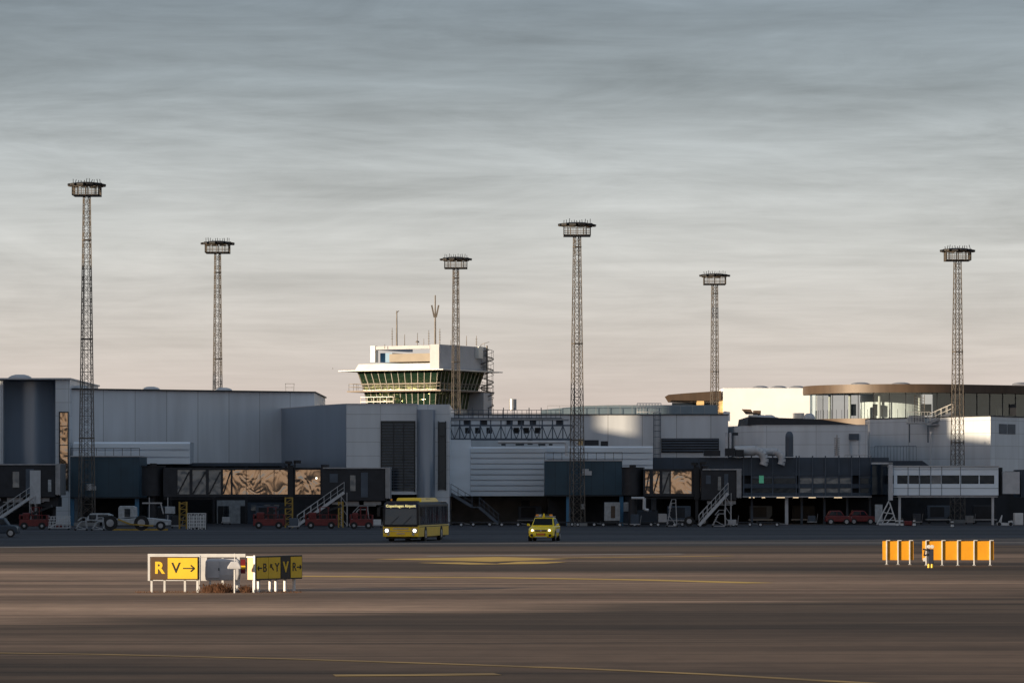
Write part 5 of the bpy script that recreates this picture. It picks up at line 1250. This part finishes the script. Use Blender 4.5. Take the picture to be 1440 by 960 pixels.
# stair under the ribbed annex
us = thing('outdoor_stair', 'dark steel outdoor stair with landing under the ribbed annex behind the bus', 'stair', (X(665, 389), 389, 0))
s1, s2 = MB(), MB(); steps(s1, s2, P(634, 694, 389.2), P(664, 712, 389.2), n=7); s1.pb(664, 674, 712, 713.5, 389.2, 1.1); steps(s1, s2, P(674, 713, 389.2), P(701, 736, 389.2), n=9)
s1.build('treads', STEELB, us); s2.build('railing', STEELB, us)

# smaller clutter under the halls
rnd = random.Random(11)
def barrow(px, Y, label, m, h):
    t = thing('parts_trolley', label, 'trolley', (X(px, Y), Y, 0), 'small trolleys under the halls'); x = X(px, Y)
    MB().box(x - .5, x + .5, Y, Y + .7, .2, .3).build('deck', GALV, t)
    MB().box(x - .42, x + .38, Y + .08, Y + .6, .301, h).build('load', m, t, bevel=.03)
    MB().beam((x + .5, Y + .35, .25), (x + .62, Y + .35, 1.1), .04).build('handle', GALV, t)
    for dx in (-.38, .38): MB().cyl((x + dx, Y - .02, .1), (x + dx, Y + .05, .1), .1, n=10).build('wheel', RUBBER, t)
barrow(248, 356, 'trolley with dark load between the tug and the yellow rack', DARK, 1.2)
barrow(318, 392, 'trolley with pale load before the white store wall doors', LIGHTG, .8)
barrow(413, 350, 'trolley with dark load between the two red loaders', STEELB, 1.0)
barrow(530, 360, 'trolley with white load just left of the bus', WPAINT, .8)
barrow(760, 395, 'trolley with blue load behind the yellow car', BLUECOL, 1.1)
barrow(893, 372, 'trolley with navy load in front of the navy power unit', NAVY, 1.2)
barrow(1030, 370, 'trolley with grey load right of the short bridge stair', GALV, .7)
barrow(1142, 398, 'trolley with steel load left of the red cars', STEELB, .9)
barrow(1290, 398, 'trolley with dark load under the raised office, left one', STEELB, 1.1)
barrow(1364, 398, 'trolley with pale load under the raised office, right one', DWHITE, .9)
hs = MB()
for a in (210, 236): hs.beam(P(a, 699, 372), P(a, 735, 372), .09)
hs.beam(P(200, 707, 372), P(228, 707, 372), .14).beam(P(226, 707, 372), P(230, 722, 372), .12)
tag(hs.build('hose_gantry', GALV), 'grey hose gantry below the left rotunda behind the tug', 'gantry')
hs = MB().cyl(P(906, 700, 374), P(906, 716, 374), .16).cyl(P(888, 700, 374), P(906, 700, 374), .12).cyl(P(906, 716, 374), P(912, 717, 374), .14)
tag(hs.build('air_hose', LIGHTG, smooth=True), 'pale bent air hose hanging under the short bridge', 'hose')

def load_cart(px, Y, m):
    t = thing('cargo_dolly', 'dark loaded cargo dolly standing in the shade under the terminal halls', 'cargo dolly', (X(px, Y), Y, 0), 'loaded cargo dollies in the shade'); x = X(px, Y)
    MB().box(x - 1.3, x + 1.3, Y, Y + 1.5, .35, .48).build('deck', GALV, t)
    MB().front([(x - 1.2, .482), (x + .85, .482), (x + 1.2, .9), (x + 1.2, 1.9), (x - 1.2, 1.9)], Y + .1, Y + 1.4).build('container', m, t, bevel=.04)
    MB().box(x - .9, x + .6, Y + .06, Y + .099, .7, 1.75).build('door', DARK, t)
    for dx in (-1, 1): MB().cyl((x + dx, Y - .03, .19), (x + dx, Y + .1, .19), .19, n=12).build('wheel', RUBBER, t)
for px_, Y_, m_ in ((224, 388, STEELB), (376, 392, STEELB), (446, 385, DARK), (745, 398, STEELB), (840, 392, DARK), (955, 396, STEELB), (1070, 405, STEELB), (1130, 407, DARK), (1320, 408, STEELB), (1385, 406, DARK)): load_cart(px_, Y_, m_)
